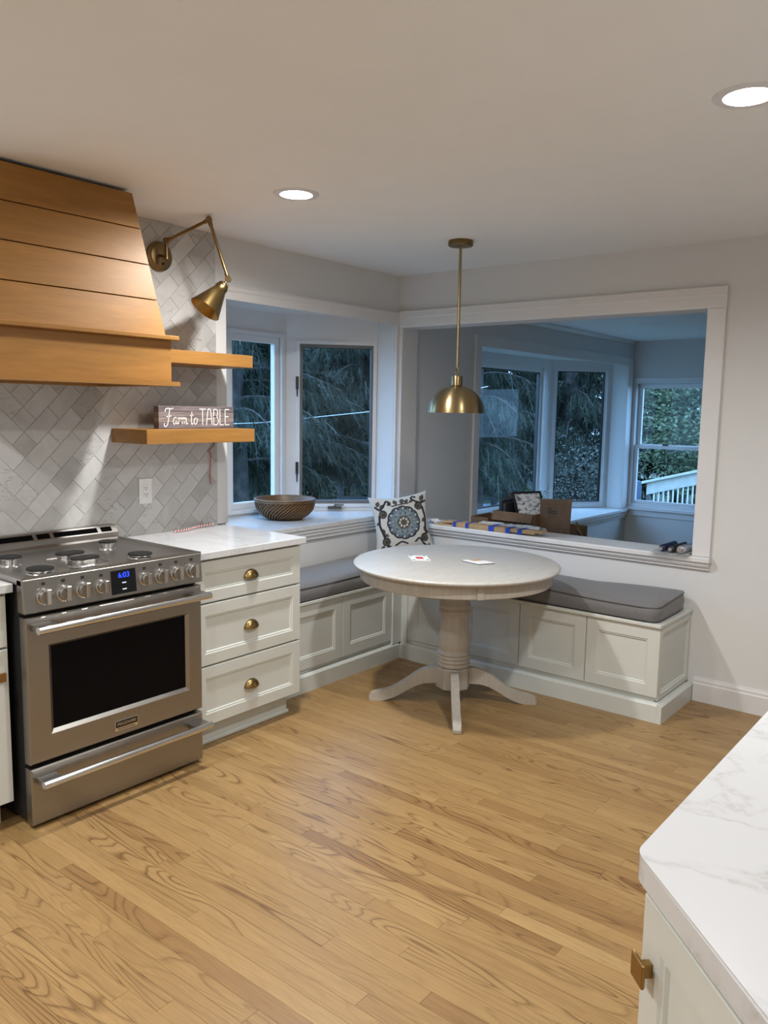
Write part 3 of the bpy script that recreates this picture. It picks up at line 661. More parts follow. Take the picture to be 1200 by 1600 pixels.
r2 = [b.bm.verts.new((0.722, y, z)) for y, z in ((iy0 + 0.014, iz0 + 0.014), (iy1 - 0.014, iz0 + 0.014), (iy1 - 0.014, iz1 - 0.010), (iy0 + 0.014, iz1 - 0.010))]
for a, c in ((vo, r1), (r1, r2)):
    for i in range(4): b.bm.faces.new([a[i], a[(i + 1) % 4], c[(i + 1) % 4], c[i]])
od = b.obj('oven_door', 'stainless', rg)
B().box(0.716, 0.7215, iy0 + 0.010, iy1 - 0.010, iz0 + 0.010, iz1 - 0.006).obj('oven_window', 'black_glass', od)
B().box(0.733, 0.7365, -2.698, -2.594, 0.276, 0.318, 0.001).obj('badge', 'polished_steel', od)
B().box(0.7365, 0.7372, -2.695, -2.597, 0.290, 0.3155).obj('badge_field', 'black_enamel', od)
text_obj('badge_lettering', 'FRIGIDAIRE', 0.0165, (0.7373, -2.646, 0.3025), (0, 1, 0), Z, 'polished_steel', od, 0.0004, xs=1.02)
text_obj('badge_lettering', 'PROFESSIONAL', 0.0105, (0.7366, -2.646, 0.2828), (0, 1, 0), Z, 'ink', od, 0.0004, xs=1.1)
dr = frame_panel((0.690, RY0 + 0.004, 0.020), (0, 1, 0), Z, (1, 0, 0), RY1 - RY0 - 0.012, 0.215, [(0, 0), (0, 0.038), (0.005, 0.043)]).obj('warming_drawer', 'stainless', rg)
for zh, par in ((0.762, od), (0.190, dr)):
    hx = 0.790; h = B().cyl((hx, RY0 + 0.020, zh), (hx, RY1 - 0.006, zh), 0.0145, n=20).obj('handle', 'polished_steel', par, smooth=True)
    for ya, yb in ((RY0 + 0.022, RY0 + 0.095), (RY1 - 0.085, RY1 - 0.012)):
        B().hexa([(0.7325, ya, zh - 0.010), (hx - 0.006, ya, zh - 0.013), (hx - 0.006, yb, zh - 0.013), (0.7325, yb, zh - 0.010)], [(0.7325, ya, zh + 0.014), (hx - 0.006, ya, zh + 0.012), (hx - 0.006, yb, zh + 0.012), (0.7325, yb, zh + 0.014)], 0.002).obj('handle_bracket', 'stainless', par)
# cooktop: shallow tray with raised rim
b = B()
def rect(i, z, x0=0.115, x1=0.722): return [(x0 + i, RY0 + i, z), (x1 - i, RY0 + i, z), (x1 - i, RY1 - i, z), (x0 + i, RY1 - i, z)]
b.rings([rect(0, 0.9155), rect(0, 0.940), rect(0.016, 0.942), rect(0.024, 0.934), rect(0.07, 0.930)], True, True)
ct = b.obj('cooktop', 'stainless_top', rg)
for (bx, by, rr, hb) in ((0.394, -2.92, 0.044, 0.030), (0.613, -2.916, 0.050, 0.014), (0.335, -2.458, 0.038, 0.030), (0.602, -2.476, 0.050, 0.012)):
    bu = B().lathe([(rr * 1.0, 0), (rr * 0.95, 0.004), (rr * 0.72, 0.006), (rr * 0.72, hb - 0.006), (rr * 0.9, hb - 0.004), (rr * 0.9, hb)], (bx, by, 0.929), n=32).obj('burner_base', 'polished_steel', ct, smooth=True)
    B().lathe([(rr * 0.95, 0), (rr, 0.003), (rr * 0.97, 0.007), (rr * 0.80, 0.009)], (bx, by, 0.929 + hb), n=32).obj('burner_cap', 'cast_iron', bu, smooth=True)
for (bx, by) in ((0.435, -2.692), (0.567, -2.705)):
    def oval(k, z): return [(bx + 0.036 * k * math.cos(a) * (1.0), by + (0.036 * math.sin(a) + math.copysign(0.022, math.sin(a)) * (abs(math.sin(a)) > 1e-6)) * k, z) for a in [2 * PI * (i + .5) / 28 for i in range(28)]]
    bu = B().rings([oval(0.9, 0.929), oval(0.9, 0.950)]).obj('burner_base', 'polished_steel', ct)
    B().rings([oval(0.98, 0.9505), oval(1.04, 0.953), oval(1.0, 0.958)]).obj('burner_cap', 'cast_iron', bu)
B().tube([(0.50 + 0.125 * math.copysign(min(1, abs(1.25 * math.cos(a))), math.cos(a)), -2.70 + 0.085 * math.copysign(min(1, abs(1.25 * math.sin(a))), math.sin(a)), 0.9305) for a in [2 * PI * i / 40 for i in range(41)]], 0.003, 6).obj('burner_tray_ridge', 'stainless_top', ct, smooth=True)
# vent trim along the back
b = B()
prof = [(0.050, 0.915), (0.112, 0.915), (0.112, 0.962), (0.085, 0.993), (0.050, 0.993)]
vg = b.rings([[(x_, a, z_) for x_, z_ in prof] for a in (RY0, RY1)]).obj('vent_trim', 'stainless', rg)
yy = RY1 - 0.03
for wv in (0.055, 0.215, 0.06, 0.20, 0.06):
    if yy - wv < RY0 + 0.02: break
    nrm = Vector((0.031, 0, 0.027)).normalized(); du = Vector((-0.027, 0, 0.031)).normalized(); o = Vector((0.112, 0, 0.962)) + du * 0.007 - nrm * 0.012
    B().hexa([o + Vector((0, yy - wv, 0)) + du * a for a in (0,)] + [o + Vector((0, yy, 0)), o + Vector((0, yy, 0)) + du * 0.026, o + Vector((0, yy - wv, 0)) + du * 0.026],
             [o + nrm * 0.0126 + Vector((0, yy - wv, 0)), o + nrm * 0.0126 + Vector((0, yy, 0)), o + nrm * 0.0126 + Vector((0, yy, 0)) + du * 0.026, o + nrm * 0.0126 + Vector((0, yy - wv, 0)) + du * 0.026]).obj('vent_slot', 'void_black', vg)
    yy -= wv + 0.018

rg.location += Vector((-0.025, 0.0125, -0.004))
# ---- range hood of honey maple
HC = RC; hw = 0.394
hd = root('range_hood', (0.25, HC, 1.63), 'tapered honey maple range hood with horizontal planks above the range', 'range hood')
zb, zt = 1.846, 2.425
def hood_at(z):
    k = (z - zb) / (zt - zb); return 0.512 + (0.412 - 0.512) * k, hw - 0.012 + (0.300 - hw + 0.012) * k
cuts = [zb, 1.992, 2.137, 2.282, zt]
for z0, z1 in zip(cuts, cuts[1:]):
    a0 = z0 + (0.002 if z0 > zb else 0); a1 = z1 - (0.002 if z1 < zt else 0)
    (x0, h0), (x1, h1) = hood_at(a0), hood_at(a1)
    b = B(); b.hexa([(x0 - 0.018, HC - h0, a0), (x0, HC - h0, a0), (x0, HC + h0, a0), (x0 - 0.018, HC + h0, a0)], [(x1 - 0.018, HC - h1, a1), (x1, HC - h1, a1), (x1, HC + h1, a1), (x1 - 0.018, HC + h1, a1)], 0.0012)
    b.obj('plank', 'honey_maple', hd)
for sgn in (-1, 1):
    b = B(); (x0, h0), (x1, h1) = hood_at(zb), hood_at(zt)
    ys = lambda h, t_: HC + sgn * (h - t_)
    b.hexa([(0.021, ys(h0, 0.018), zb), (x0 - 0.019, ys(h0, 0.018), zb), (x0 - 0.019, ys(h0, 0), zb), (0.021, ys(h0, 0), zb)], [(0.021, ys(h1, 0.018), zt), (x1 - 0.019, ys(h1, 0.018), zt), (x1 - 0.019, ys(h1, 0), zt), (0.021, ys(h1, 0), zt)])
    b.obj('side_panel', 'honey_maple', hd)
(x0, h0), (x1, h1) = hood_at(zb), hood_at(zt)
b = B(); b.hexa([(0.022, HC - h0 + 0.019, zb + .001), (x0 - 0.020, HC - h0 + 0.019, zb + .001), (x0 - 0.020, HC + h0 - 0.019, zb + .001), (0.022, HC + h0 - 0.019, zb + .001)],
              [(0.022, HC - h1 + 0.019, zt + 0.006), (x1 - 0.020, HC - h1 + 0.019, zt + 0.006), (x1 - 0.020, HC + h1 - 0.019, zt + 0.006), (0.022, HC + h1 - 0.019, zt + 0.006)]); b.obj('core', 'black_enamel', hd)
B().box(0.021, 0.556, HC - hw - 0.022, HC + hw + 0.026, 1.826, 1.845, 0.003).obj('upper_ledge', 'honey_maple', hd)
for nm, (xa, xb, ya, yb) in {'front': (0.510, 0.530, HC - hw, HC + hw), 'l': (0.021, 0.5095, HC - hw, HC - hw + 0.02), 'r': (0.021, 0.5095, HC + hw - 0.02, HC + hw)}.items():
    B().box(xa, xb, ya, yb, 1.654, 1.8255).obj('apron_front' if nm == 'front' else 'apron_side', 'honey_maple', hd)
b = B(); A_ = Vector((0, 0, 0))
outr = [(0.021, HC - hw - 0.022), (0.556, HC - hw - 0.022), (0.556, HC + hw + 0.026), (0.021, HC + hw + 0.026)]; inr = [(0.06, HC - hw + 0.05), (0.47, HC - hw + 0.05), (0.47, HC + hw - 0.05), (0.06, HC + hw - 0.05)]
b.rings([[(x, y, z) for x, y in pl] for pl, z in ((outr, 1.635), (outr, 1.6535), (inr, 1.6535), (inr, 1.635), (outr, 1.635))], False, False); bmesh.ops.remove_doubles(b.bm, verts=b.bm.verts, dist=1e-5)
b.obj('lower_ledge', 'honey_maple', hd)
B().box(0.06, 0.47, HC - hw + 0.05, HC + hw - 0.05, 1.660, 1.675).obj('filter_insert', 'stainless', hd)

# ---- floating shelves
B().box(0.0205, 0.30, HC + hw + 0.028, -1.587, 1.749, 1.810, 0.0015).obj('floating_shelf', 'honey_maple', label='upper honey maple floating shelf against the hood, empty', cat='shelf', group='floating shelves')
B().box(0.0205, 0.30, -2.225, -1.576, 1.376, 1.442, 0.0015).obj('floating_shelf', 'honey_maple', label='lower honey maple floating shelf carrying the wooden sign', cat='shelf', group='floating shelves')

# ---- wooden sign
sx, sy0, sy1, sz0, sz1 = 0.17, -2.067, -1.605, 1.4425, 1.5515
sg = root('table_sign', (0.15, -1.84, 1.4425), 'grey wooden block sign lettered Farm to TABLE on the lower shelf', 'sign')
B().box(sx - 0.040, sx, sy0, sy1, sz0, sz1, 0.001).obj('block', 'weathered_print', sg)
def ribbon(b, pts, w, closed=False, x=0.0):
    n = len(pts); L = []
    for i, p in enumerate(pts):
        a = pts[max(i - 1, 0)]; c = pts[min(i + 1, n - 1)]; dx, dy = c[0] - a[0], c[1] - a[1]; l = math.hypot(dx, dy) or 1
        ww = w[i] if isinstance(w, list) else w
        L.append((b.bm.verts.new((x, p[0] - dy / l * ww / 2, p[1] + dx / l * ww / 2)), b.bm.verts.new((x, p[0] + dy / l * ww / 2, p[1] - dx / l * ww / 2))))
    for (a0, a1), (c0, c1) in zip(L, L[1:]): b.bm.faces.new([a0, c0, c1, a1])
def spline(cp, k=8):
    out = []; P = [cp[0]] + list(cp) + [cp[-1]]
    for i in range(1, len(P) - 2):
        p0, p1, p2, p3 = P[i - 1:i + 3]
        for j in range(k):
            t_ = j / k
            out.append(tuple(0.5 * (2 * p1[q] + (-p0[q] + p2[q]) * t_ + (2 * p0[q] - 5 * p1[q] + 4 * p2[q] - p3[q]) * t_ ** 2 + (-p0[q] + 3 * p1[q] - 3 * p2[q] + p3[q]) * t_ ** 3) for q in (0, 1)))
    out.append(tuple(cp[-1])); return out
# unit letters on a 0..1 high grid (y down to -0.25), x advance in the same units; traced as brush strokes
script = {
 'F': (0.62, [[(0.05, 0.78), (0.10, 0.95), (0.30, 1.0), (0.52, 0.97), (0.66, 1.02)], [(0.40, 0.98), (0.36, 0.70), (0.30, 0.35), (0.22, 0.02), (0.08, -0.12), (-0.04, -0.04), (0.0, 0.10)], [(0.14, 0.50), (0.32, 0.48), (0.50, 0.54)]]),
 'a': (0.36, [[(0.30, 0.36), (0.20, 0.44), (0.07, 0.33), (0.04, 0.12), (0.12, 0.02), (0.24, 0.14), (0.30, 0.36), (0.28, 0.10), (0.36, 0.04), (0.42, 0.14)]]),
 'r': (0.30, [[(0.04, 0.36), (0.10, 0.42), (0.09, 0.04)], [(0.09, 0.22), (0.18, 0.40), (0.28, 0.40), (0.30, 0.32)]]),
 'm': (0.52, [[(0.03, 0.38), (0.08, 0.42), (0.07, 0.03)], [(0.07, 0.22), (0.16, 0.42), (0.23, 0.36), (0.22, 0.03)], [(0.22, 0.22), (0.31, 0.42), (0.39, 0.36), (0.37, 0.10), (0.44, 0.03), (0.52, 0.12)]]),
 't': (0.30, [[(0.16, 0.80), (0.12, 0.40), (0.11, 0.10), (0.18, 0.02), (0.27, 0.12)], [(0.0, 0.55), (0.28, 0.60)]]),
 'o': (0.32, [[(0.18, 0.42), (0.06, 0.34), (0.04, 0.12), (0.14, 0.02), (0.26, 0.14), (0.27, 0.34), (0.18, 0.42), (0.22, 0.34), (0.36, 0.36)]])}
caps = {'T': (0.44, [[(0.0, 1.0), (0.42, 1.0)], [(0.21, 1.0), (0.21, 0.0)]]), 'A': (0.46, [[(0.02, 0.0), (0.12, 0.9), (0.21, 1.0), (0.30, 0.9), (0.40, 0.0)], [(0.07, 0.38), (0.36, 0.38)]]),
 'B': (0.42, [[(0.05, 0.0), (0.05, 1.0)], [(0.05, 1.0), (0.26, 0.97), (0.32, 0.78), (0.24, 0.56), (0.05, 0.53)], [(0.05, 0.53), (0.28, 0.50), (0.36, 0.26), (0.28, 0.03), (0.05, 0.0)]]),
 'L': (0.36, [[(0.05, 1.0), (0.05, 0.0)], [(0.05, 0.0), (0.32, 0.0)]]), 'E': (0.38, [[(0.05, 0.0), (0.05, 1.0)], [(0.05, 1.0), (0.34, 1.0)], [(0.05, 0.52), (0.29, 0.52)], [(0.05, 0.0), (0.34, 0.0)]])}
def letters(seq, table, y0, z0, sc, xs, w, smooth_all):
    x = y0
    for ch in seq:
        if ch == ' ': x += 0.16 * sc * xs; continue
        adv, strokes = table[ch]; b = B()
        for st in strokes:
            pts = spline(st) if (smooth_all or len(st) > 2) else st
            ribbon(b, [(x + px * sc * xs, z0 + py * sc) for px, py in pts], w, x=sx + 0.0008)
        o = b.obj('letter', 'lettering_white', sg, recalc=False); x += adv * sc * xs
    return x
letters('Farm to', script, -2.034, 1.462, 0.078, 0.98, 0.0046, True)
letters('TABLE', caps, -1.826, 1.460, 0.078, 1.22, 0.0050, False)

# ---- outlet on the tile
ol = root('wall_outlet', (0.02, -2.046, 1.13), 'white decorator outlet on the marble tile under the lower shelf', 'outlet')
B().box(0.0202, 0.026, -2.084, -2.009, 1.068, 1.194, 0.002).obj('cover_plate', 'outlet_plastic', ol)
fc = B().box(0.026, 0.0285, -2.0635, -2.0295, 1.098, 1.164, 0.001).obj('receptacle', 'outlet_plastic', ol)
for zc_ in (1.147, 1.115):
    for yc in (-2.053, -2.040): B().box(0.0285, 0.0288, yc - 0.0015, yc + 0.0015, zc_ - 0.002, zc_ + 0.006).obj('slot', 'ink', fc)
    B().cyl((0.0285, -2.0465, zc_ - 0.008), (0.0288, -2.0465, zc_ - 0.008), 0.0028, n=10).obj('ground_hole', 'ink', fc)
# ---- loose wires
B().tube([(0.022, -1.612, 1.360), (0.028, -1.622, 1.343), (0.034, -1.656, 1.324), (0.034, -1.646, 1.300), (0.032, -1.647, 1.25), (0.032, -1.651, 1.191), (0.031, -1.648, 1.17), (0.030, -1.645, 1.143)], 0.0025, 6).obj('loose_wire', 'red_wire_rubber', smooth=True, label='thin red wire dangling from under the lower shelf', cat='wire')
tw = root('twisted_wire', (0.06, -1.77, 0.916), 'red and white twisted wire lying along the counter back edge', 'wire')
for ph, mt in ((0, 'red_wire_rubber'), (PI, 'outlet_plastic')):
    pts = []
    for i in range(160):
        t_ = i / 159; a = ph + t_ * 2 * PI * 16
        pts.append((0.085 - 0.045 * t_ + 0.010 * math.sin(7 * t_) + 0.004 * math.cos(a), -1.93 + 0.29 * t_, 0.9225 + 0.004 * math.sin(a) + 0.005 * t_))
    B().tube(pts, 0.0024, 6).obj('strand', mt, tw, smooth=True)

# ---- brass swing-arm sconce
sc_ = root('wall_sconce', (0.02, -1.945, 2.27), 'antique brass swing-arm wall lamp with cone shade on the tile', 'wall lamp')
PC = Vector((0.0202, -1.945, 2.272))
bp_ = B().lathe([(0.066, 0), (0.070, 0.004), (0.070, 0.016), (0.060, 0.021), (0.056, 0.026), (0.040, 0.029), (0.0, 0.030)], PC, (1, 0, 0), 40, cap1=False).obj('backplate', 'dark_brass', sc_, smooth=True)
B().cyl(PC + Vector((0.028, 0.006, -0.036)), PC + Vector((0.040, 0.006, -0.036)), 0.006, 0.005, 12).obj('switch_knob', 'black_plastic', bp_)
E1 = Vector((0.115, -1.966, 2.331)); E2 = Vector((0.325, -1.878, 2.418)); E3 = Vector((0.330, -1.770, 2.162))
S0 = E1 + Vector((0, 0, -0.075))
B().tube([PC + Vector((0.028, -0.012, 0.0)), Vector((0.09, -1.962, 2.262)), S0, E1], [0.007, 0.007, 0.008, 0.008], 12).obj('stem', 'dark_brass', sc_, smooth=True)
B().cyl(S0 - Z * 0.01, S0 + Z * 0.045, 0.0095, n=16).obj('socket_post', 'dark_brass', sc_, smooth=True)
for nm, P in (('lower_joint', E1), ('elbow_joint', E2), ('shade_joint', E3)):
    ax = Vector((0.7, -0.7, 0))
    B().cyl(P - ax * 0.014, P + ax * 0.014, 0.0145, n=20).obj(nm, 'dark_brass', sc_, smooth=True)
for a, c in ((E1, E2), (E2, E3)):
    d = (c - a).normalized(); b = B(); b.lathe([(0.009, 0.010), (0.010, 0.014), (0.010, 0.026), (0.0075, 0.030), (0.0075, (c - a).length - 0.030), (0.010, (c - a).length - 0.026), (0.010, (c - a).length - 0.012)], a, d, 16); b.obj('arm', 'dark_brass', sc_, smooth=True)
SB = Vector((0.300, -1.880, 2.018)); ST = E3 + (SB - E3) * 0.16; ax = (SB - E3).normalized(); Ls = (SB - E3).length
sh = B().lathe([(0.006, 0.0), (0.007, 0.022), (0.020, 0.024), (0.026, 0.030), (0.026, 0.036), (0.024, 0.040), (0.031, 0.044), (0.031, 0.064), (0.033, 0.067), (0.076, Ls), (0.078, Ls + 0.003), (0.0755, Ls + 0.001), (0.031, 0.070), (0.0, 0.066)], E3 + ax * 0.008, ax, 40, cap1=False).obj('shade', 'antique_brass', sc_, smooth=True, angle=50)
B().sphere(E3 + ax * (Ls * 0.72), 0.026, 16).obj('bulb', 'white_paper', sc_, smooth=True)

# ---- pendant
px_, py_ = 0.975, -0.735
pd = root('pendant_light', (px_, py_, ZC), 'brass dome pendant light on a long rod over the round table', 'pendant light')
B().lathe([(0.064, 0), (0.066, -0.003), (0.066, -0.024), (0.062, -0.028), (0.0, -0.028)], (px_, py_, ZC), n=36, cap1=False).obj('canopy', 'dark_brass', pd, smooth=True)
B().lathe([(0.0075, -0.028), (0.0075, -0.66)], (px_, py_, ZC), n=14).obj('rod', 'pendant_brass', pd, smooth=True)
B().tube([(px_ + 0.009 * math.sin(a), py_ - 0.0, 1.758 + 0.022 * math.cos(a)) for a in [2 * PI * i / 20 for i in range(21)]], 0.003, 8).obj('swivel_loop', 'dark_brass', pd, smooth=True)
B().lathe([(0.010, 1.738), (0.029, 1.737), (0.030, 1.735), (0.030, 1.688), (0.027, 1.684)], (px_, py_, 0), n=28).obj('socket_cap', 'pendant_brass', pd, smooth=True)
dome = [(0.026, 1.684)] + [(0.153 * math.cos(a) ** 0.92, 1.540 + 0.143 * math.sin(a)) for a in [PI / 2 * (1 - i / 20) for i in range(3, 21)]]
dome += [(0.1505, 1.540)] + [(0.149 * math.cos(a) ** 0.92, 1.540 + 0.139 * math.sin(a)) for a in [PI / 2 * (i / 20) for i in range(1, 18)]]
B().lathe(dome, (px_, py_, 0), n=64, cap1=True).obj('dome_shade', 'pendant_brass', pd, smooth=True, angle=60)
B().sphere((px_, py_, 1.60), 0.035, 16).obj('bulb', 'white_paper', pd, smooth=True)

# ---- built-in bench
def bench_front(par, o, u, n, L, doors, zdoor=(0.124, 0.484)):
    for a0, a1 in doors:
        frame_panel(Vector(o) + Vector(u) * a0 + Z * zdoor[0], u, Z, n, a1 - a0, zdoor[1] - zdoor[0], door_steps(0.016, 0.062)).obj('door', 'cabinet_paint', par)
lb = root('bench_cabinet', (0.2, -1.0, 0), 'cream storage bench cabinet running under the kitchen bay window', 'bench')
B().box(0.001, 0.398, -1.568, -0.001, 0.10, 0.4855).obj('body', 'cabinet_paint', lb)
B().box(0.001, 0.425, -1.568, -0.001, 0.4862, 0.505, 0.003).obj('seat_top', 'cabinet_paint', lb)
b = B(); b.rings([[(0.02, a, 0), (0.431, a, 0), (0.431, a, 0.088), (0.424, a, 0.094), (0.416, a, 0.0995), (0.02, a, 0.0995)] for a in (-1.568, -0.4868)]); b.obj('base_board', 'cabinet_paint', lb)
B().box(0.3985, 0.4262, -0.552, -0.4535, 0.0998, 0.4855).obj('corner_stile', 'cabinet_paint', lb)
bench_front(lb, (0.3985, 0, 0), (0, 1, 0), (1, 0, 0), 1, [(-1.462, -1.010), (-1.006, -0.554)])
bb_ = root('bench_cabinet', (1.25, -0.23, 0), 'cream storage bench cabinet with four doors below the pass-through', 'bench')
B().box(0.4265, 2.040, -0.4525, -0.001, 0.10, 0.4855).obj('body', 'cabinet_paint', bb_)
B().box(0.4265, 2.064, -0.482, -0.001, 0.4862, 0.505, 0.003).obj('seat_top', 'cabinet_paint', bb_)
b = B(); b.rings([[(a, -0.03, 0), (a, -0.4865, 0), (a, -0.4865, 0.088), (a, -0.480, 0.094), (a, -0.472, 0.0995), (a, -0.03, 0.0995)] for a in (0.4312, 2.066)]); b.obj('base_board', 'cabinet_paint', bb_)
b = B(); b.rings([[(2.0665, a, 0), (2.0914, a, 0), (2.0914, a, 0.088), (2.085, a, 0.094), (2.075, a, 0.0995), (2.0665, a, 0.0995)] for a in (-0.4865, -0.001)]); b.obj('base_return', 'cabinet_paint', bb_)
B().box(0.4265, 0.474, -0.469, -0.4528, 0.0998, 0.4855).obj('corner_stile', 'cabinet_paint', bb_)
bench_front(bb_, (0, -0.453, 0), (1, 0, 0), (0, -1, 0), 1, [(0.476, 0.866), (0.870, 1.260), (1.264, 1.661), (1.665, 2.058)])
frame_panel((2.0405, -0.452, 0.105), (0, 1, 0), Z, (1, 0, 0), 0.450, 0.378, [(0, 0), (0, 0.016), (0.002, 0.018), (0.030, 0.018), (0.034, 0.012), (0.040, 0.012), (0.044, 0.007)]).obj('end_panel', 'cabinet_paint', bb_)

# ---- seat cushions: boxed, sagging, with piping
def cushion(name, x0, x1, y0, y1, z0, h, label, seed, bow=0.02, lift=None):
    rr = random.Random(seed); NX = max(8, int((x1 - x0) / 0.035)); NY = max(8, int((y1 - y0) / 0.035)); R_ = 0.028
    lx, ly = (x1 - x0) / 2, (y1 - y0) / 2; cx, cy = (x0 + x1) / 2, (y0 + y1) / 2; ph = [rr.uniform(0, 6) for _ in range(4)]
    def side(s, t_, k):   # s,t in -1..1
        x = cx + s * lx * (1 - 0.006 * t_ ** 8 / lx * 0.5 - 0.010 * abs(t_) ** 24 / lx); y = cy + t_ * ly * (1 - 0.010 * abs(s) ** 40 / ly)
        w_ = 0.006 * math.sin(3.1 * x + ph[0]) + 0.006 * math.sin(4.3 * y + ph[1]) + 0.004 * math.sin(9 * x + ph[2]) * math.cos(7 * y + ph[3])
        puff = bow * (1 - abs(s) ** 4) * (1 - abs(t_) ** 4)
        l = lift(x, y) if lift else 0.0
        top = z0 + h + puff + w_ + l - 0.010 * max(abs(s) ** 60 if lx > 0.4 else abs(s) ** 14, abs(t_) ** 60 if ly > 0.4 else abs(t_) ** 14)
        return Vector((x, y, top if k else z0 + 0.004 + 0.15 * max(0, l)))
    b = B(); G = {}
    for i in range(NX + 1):
        for j in range(NY + 1):
            s, t_ = 2 * i / NX - 1, 2 * j / NY - 1
            G[i, j, 1] = b.bm.verts.new(side(s, t_, 1)); G[i, j, 0] = b.bm.verts.new(side(s, t_, 0))
    for i in range(NX):
        for j in range(NY):
            for k in (0, 1): b.bm.faces.new([G[i, j, k], G[i + 1, j, k], G[i + 1, j + 1, k], G[i, j + 1, k]])
    per = [(i, 0) for i in range(NX)] + [(NX, j) for j in range(NY)] + [(i, NY) for i in range(NX, 0, -1)] + [(0, j) for j in range(NY, 0, -1)]
    mids = []
    for (i, j) in per:
        a, c = G[i, j, 1].co, G[i, j, 0].co; out = Vector(((i == NX) - (i == 0), (j == NY) - (j == 0), 0))
        if out.length: out.normalize()
        mids.append(b.bm.verts.new((a + c) / 2 + out * 0.010))
    for q in range(len(per)):
        a, c = per[q], per[(q + 1) % len(per)]
        b.bm.faces.new([G[a[0], a[1], 1], G[c[0], c[1], 1], mids[(q + 1) % len(per)], mids[q]])
        b.bm.faces.new([mids[q], mids[(q + 1) % len(per)], G[c[0], c[1], 0], G[a[0], a[1], 0]])
    pipe = [G[i, j, 1].co.copy() + Vector((0, 0, -0.002)) for i, j in per]; pipeb = [G[i, j, 0].co.copy() + Vector((0, 0, 0.004)) for i, j in per]
    r0 = root(name, (cx, cy, z0), label, 'cushion', 'bench cushions')
    o = b.obj('pad', 'grey_linen', r0, smooth=True, angle=60)
    for pp, nm in ((pipe, 'piping'), (pipeb, 'piping')):
        pp = pp + [pp[0]]; B().tube([q_ + Vector(((q_.x > cx) * 0.003 - (q_.x <= cx) * 0.003 if abs(q_.x - cx) > lx - 0.001 else 0, (q_.y > cy) * 0.003 - (q_.y <= cy) * 0.003 if abs(q_.y - cy) > ly - 0.001 else 0, 0)) for q_ in pp], 0.0032, 6).obj(nm, 'piping_cloth', r0, smooth=True)
    return r0
cushion('seat_cushion', 0.042, 0.418, -1.548, -0.050, 0.506, 0.090, 'grey linen box cushion on the bench under the bay window', 3, 0.016)
cushion('seat_cushion', 0.446, 2.036, -0.470, -0.048, 0.506, 0.084, 'grey linen box cushion on the bench below the pass-through', 5, 0.012, lambda x, y: 0.040 * max(0, (x - 1.55) / 0.5) * max(0, (y + 0.47) / 0.42) + 0.012 * max(0, (1.5 - x)))

# ---- printed pillow leaning in the corner
PS = 0.198
def pillow_color(u, v):
    ivory, dk, bl, gr = (0.52, 0.525, 0.50), (0.020, 0.021, 0.028), (0.14, 0.19, 0.23), (0.085, 0.082, 0.062)
    x, y = u * 1.0, v * 1.0; cx, cy = 0.04, 0.02; r = math.hypot(x - cx, y - cy); th = math.atan2(y - cy, x - cx)
    R = 0.54 * (1 + 0.055 * abs(math.cos(6 * th)))
    if r < R:
        if r < 0.035 * 2: return gr
        if r < 0.21:
            for k in range(8):
                a = 2 * PI * k / 8
                if math.hypot(x - cx - 0.135 * math.cos(a), y - cy - 0.135 * math.sin(a)) < 0.038: return ivory
            return (0.10, 0.075, 0.055) if r < 0.195 else dk
        if r > R - 0.055: return dk
        if r > R - 0.13:
            return ivory if math.cos(12 * th + 0.8) > 0.86 else ((0.07, 0.085, 0.12) if math.cos(24 * th) > -0.2 else bl)
        if 0.29 < r < 0.34 and math.cos(10 * th) > 0.85: return dk
        return bl if math.sin(26 * r + 3 * math.cos(6 * th)) > -0.3 else (0.22, 0.27, 0.29)
    for (ax, ay, s, fl) in ((-0.62, 0.36, 1, 1), (0.62, 0.52, 1, -1), (-0.62, -0.55, 1, 1), (0.70, -0.55, 1, -1)):
        dx, dy = (x - ax) * fl, y - ay; rr = math.hypot(dx, dy); tt = math.atan2(dy, dx)
        if rr < 0.145:
            if rr > 0.115: return dk
            return dk if (rr < 0.03 or abs((rr - 0.075) - 0.02 * tt) < 0.014) else gr
    def near(pts, w):
        for (x0, y0), (x1, y1) in zip(pts, pts[1:]):
            l2 = (x1 - x0) ** 2 + (y1 - y0) ** 2; t_ = max(0, min(1, ((x - x0) * (x1 - x0) + (y - y0) * (y1 - y0)) / l2))
            if math.hypot(x - x0 - t_ * (x1 - x0), y - y0 - t_ * (y1 - y0)) < w * (1.15 - 0.6 * t_): return True
        return False
    for st, w_ in PILLOW_STROKES:
        if near(st, w_): return dk
    for (lx_, ly_, la, ll, col) in PILLOW_LEAVES:
        dx, dy = x - lx_, y - ly_; a_ = dx * math.cos(la) + dy * math.sin(la); c_ = -dx * math.sin(la) + dy * math.cos(la)
        if 0 < a_ < ll and abs(c_) < 0.30 * ll * math.sin(PI * a_ / ll) : return dk if abs(c_) > 0.17 * ll * math.sin(PI * a_ / ll) else gr
    return ivory
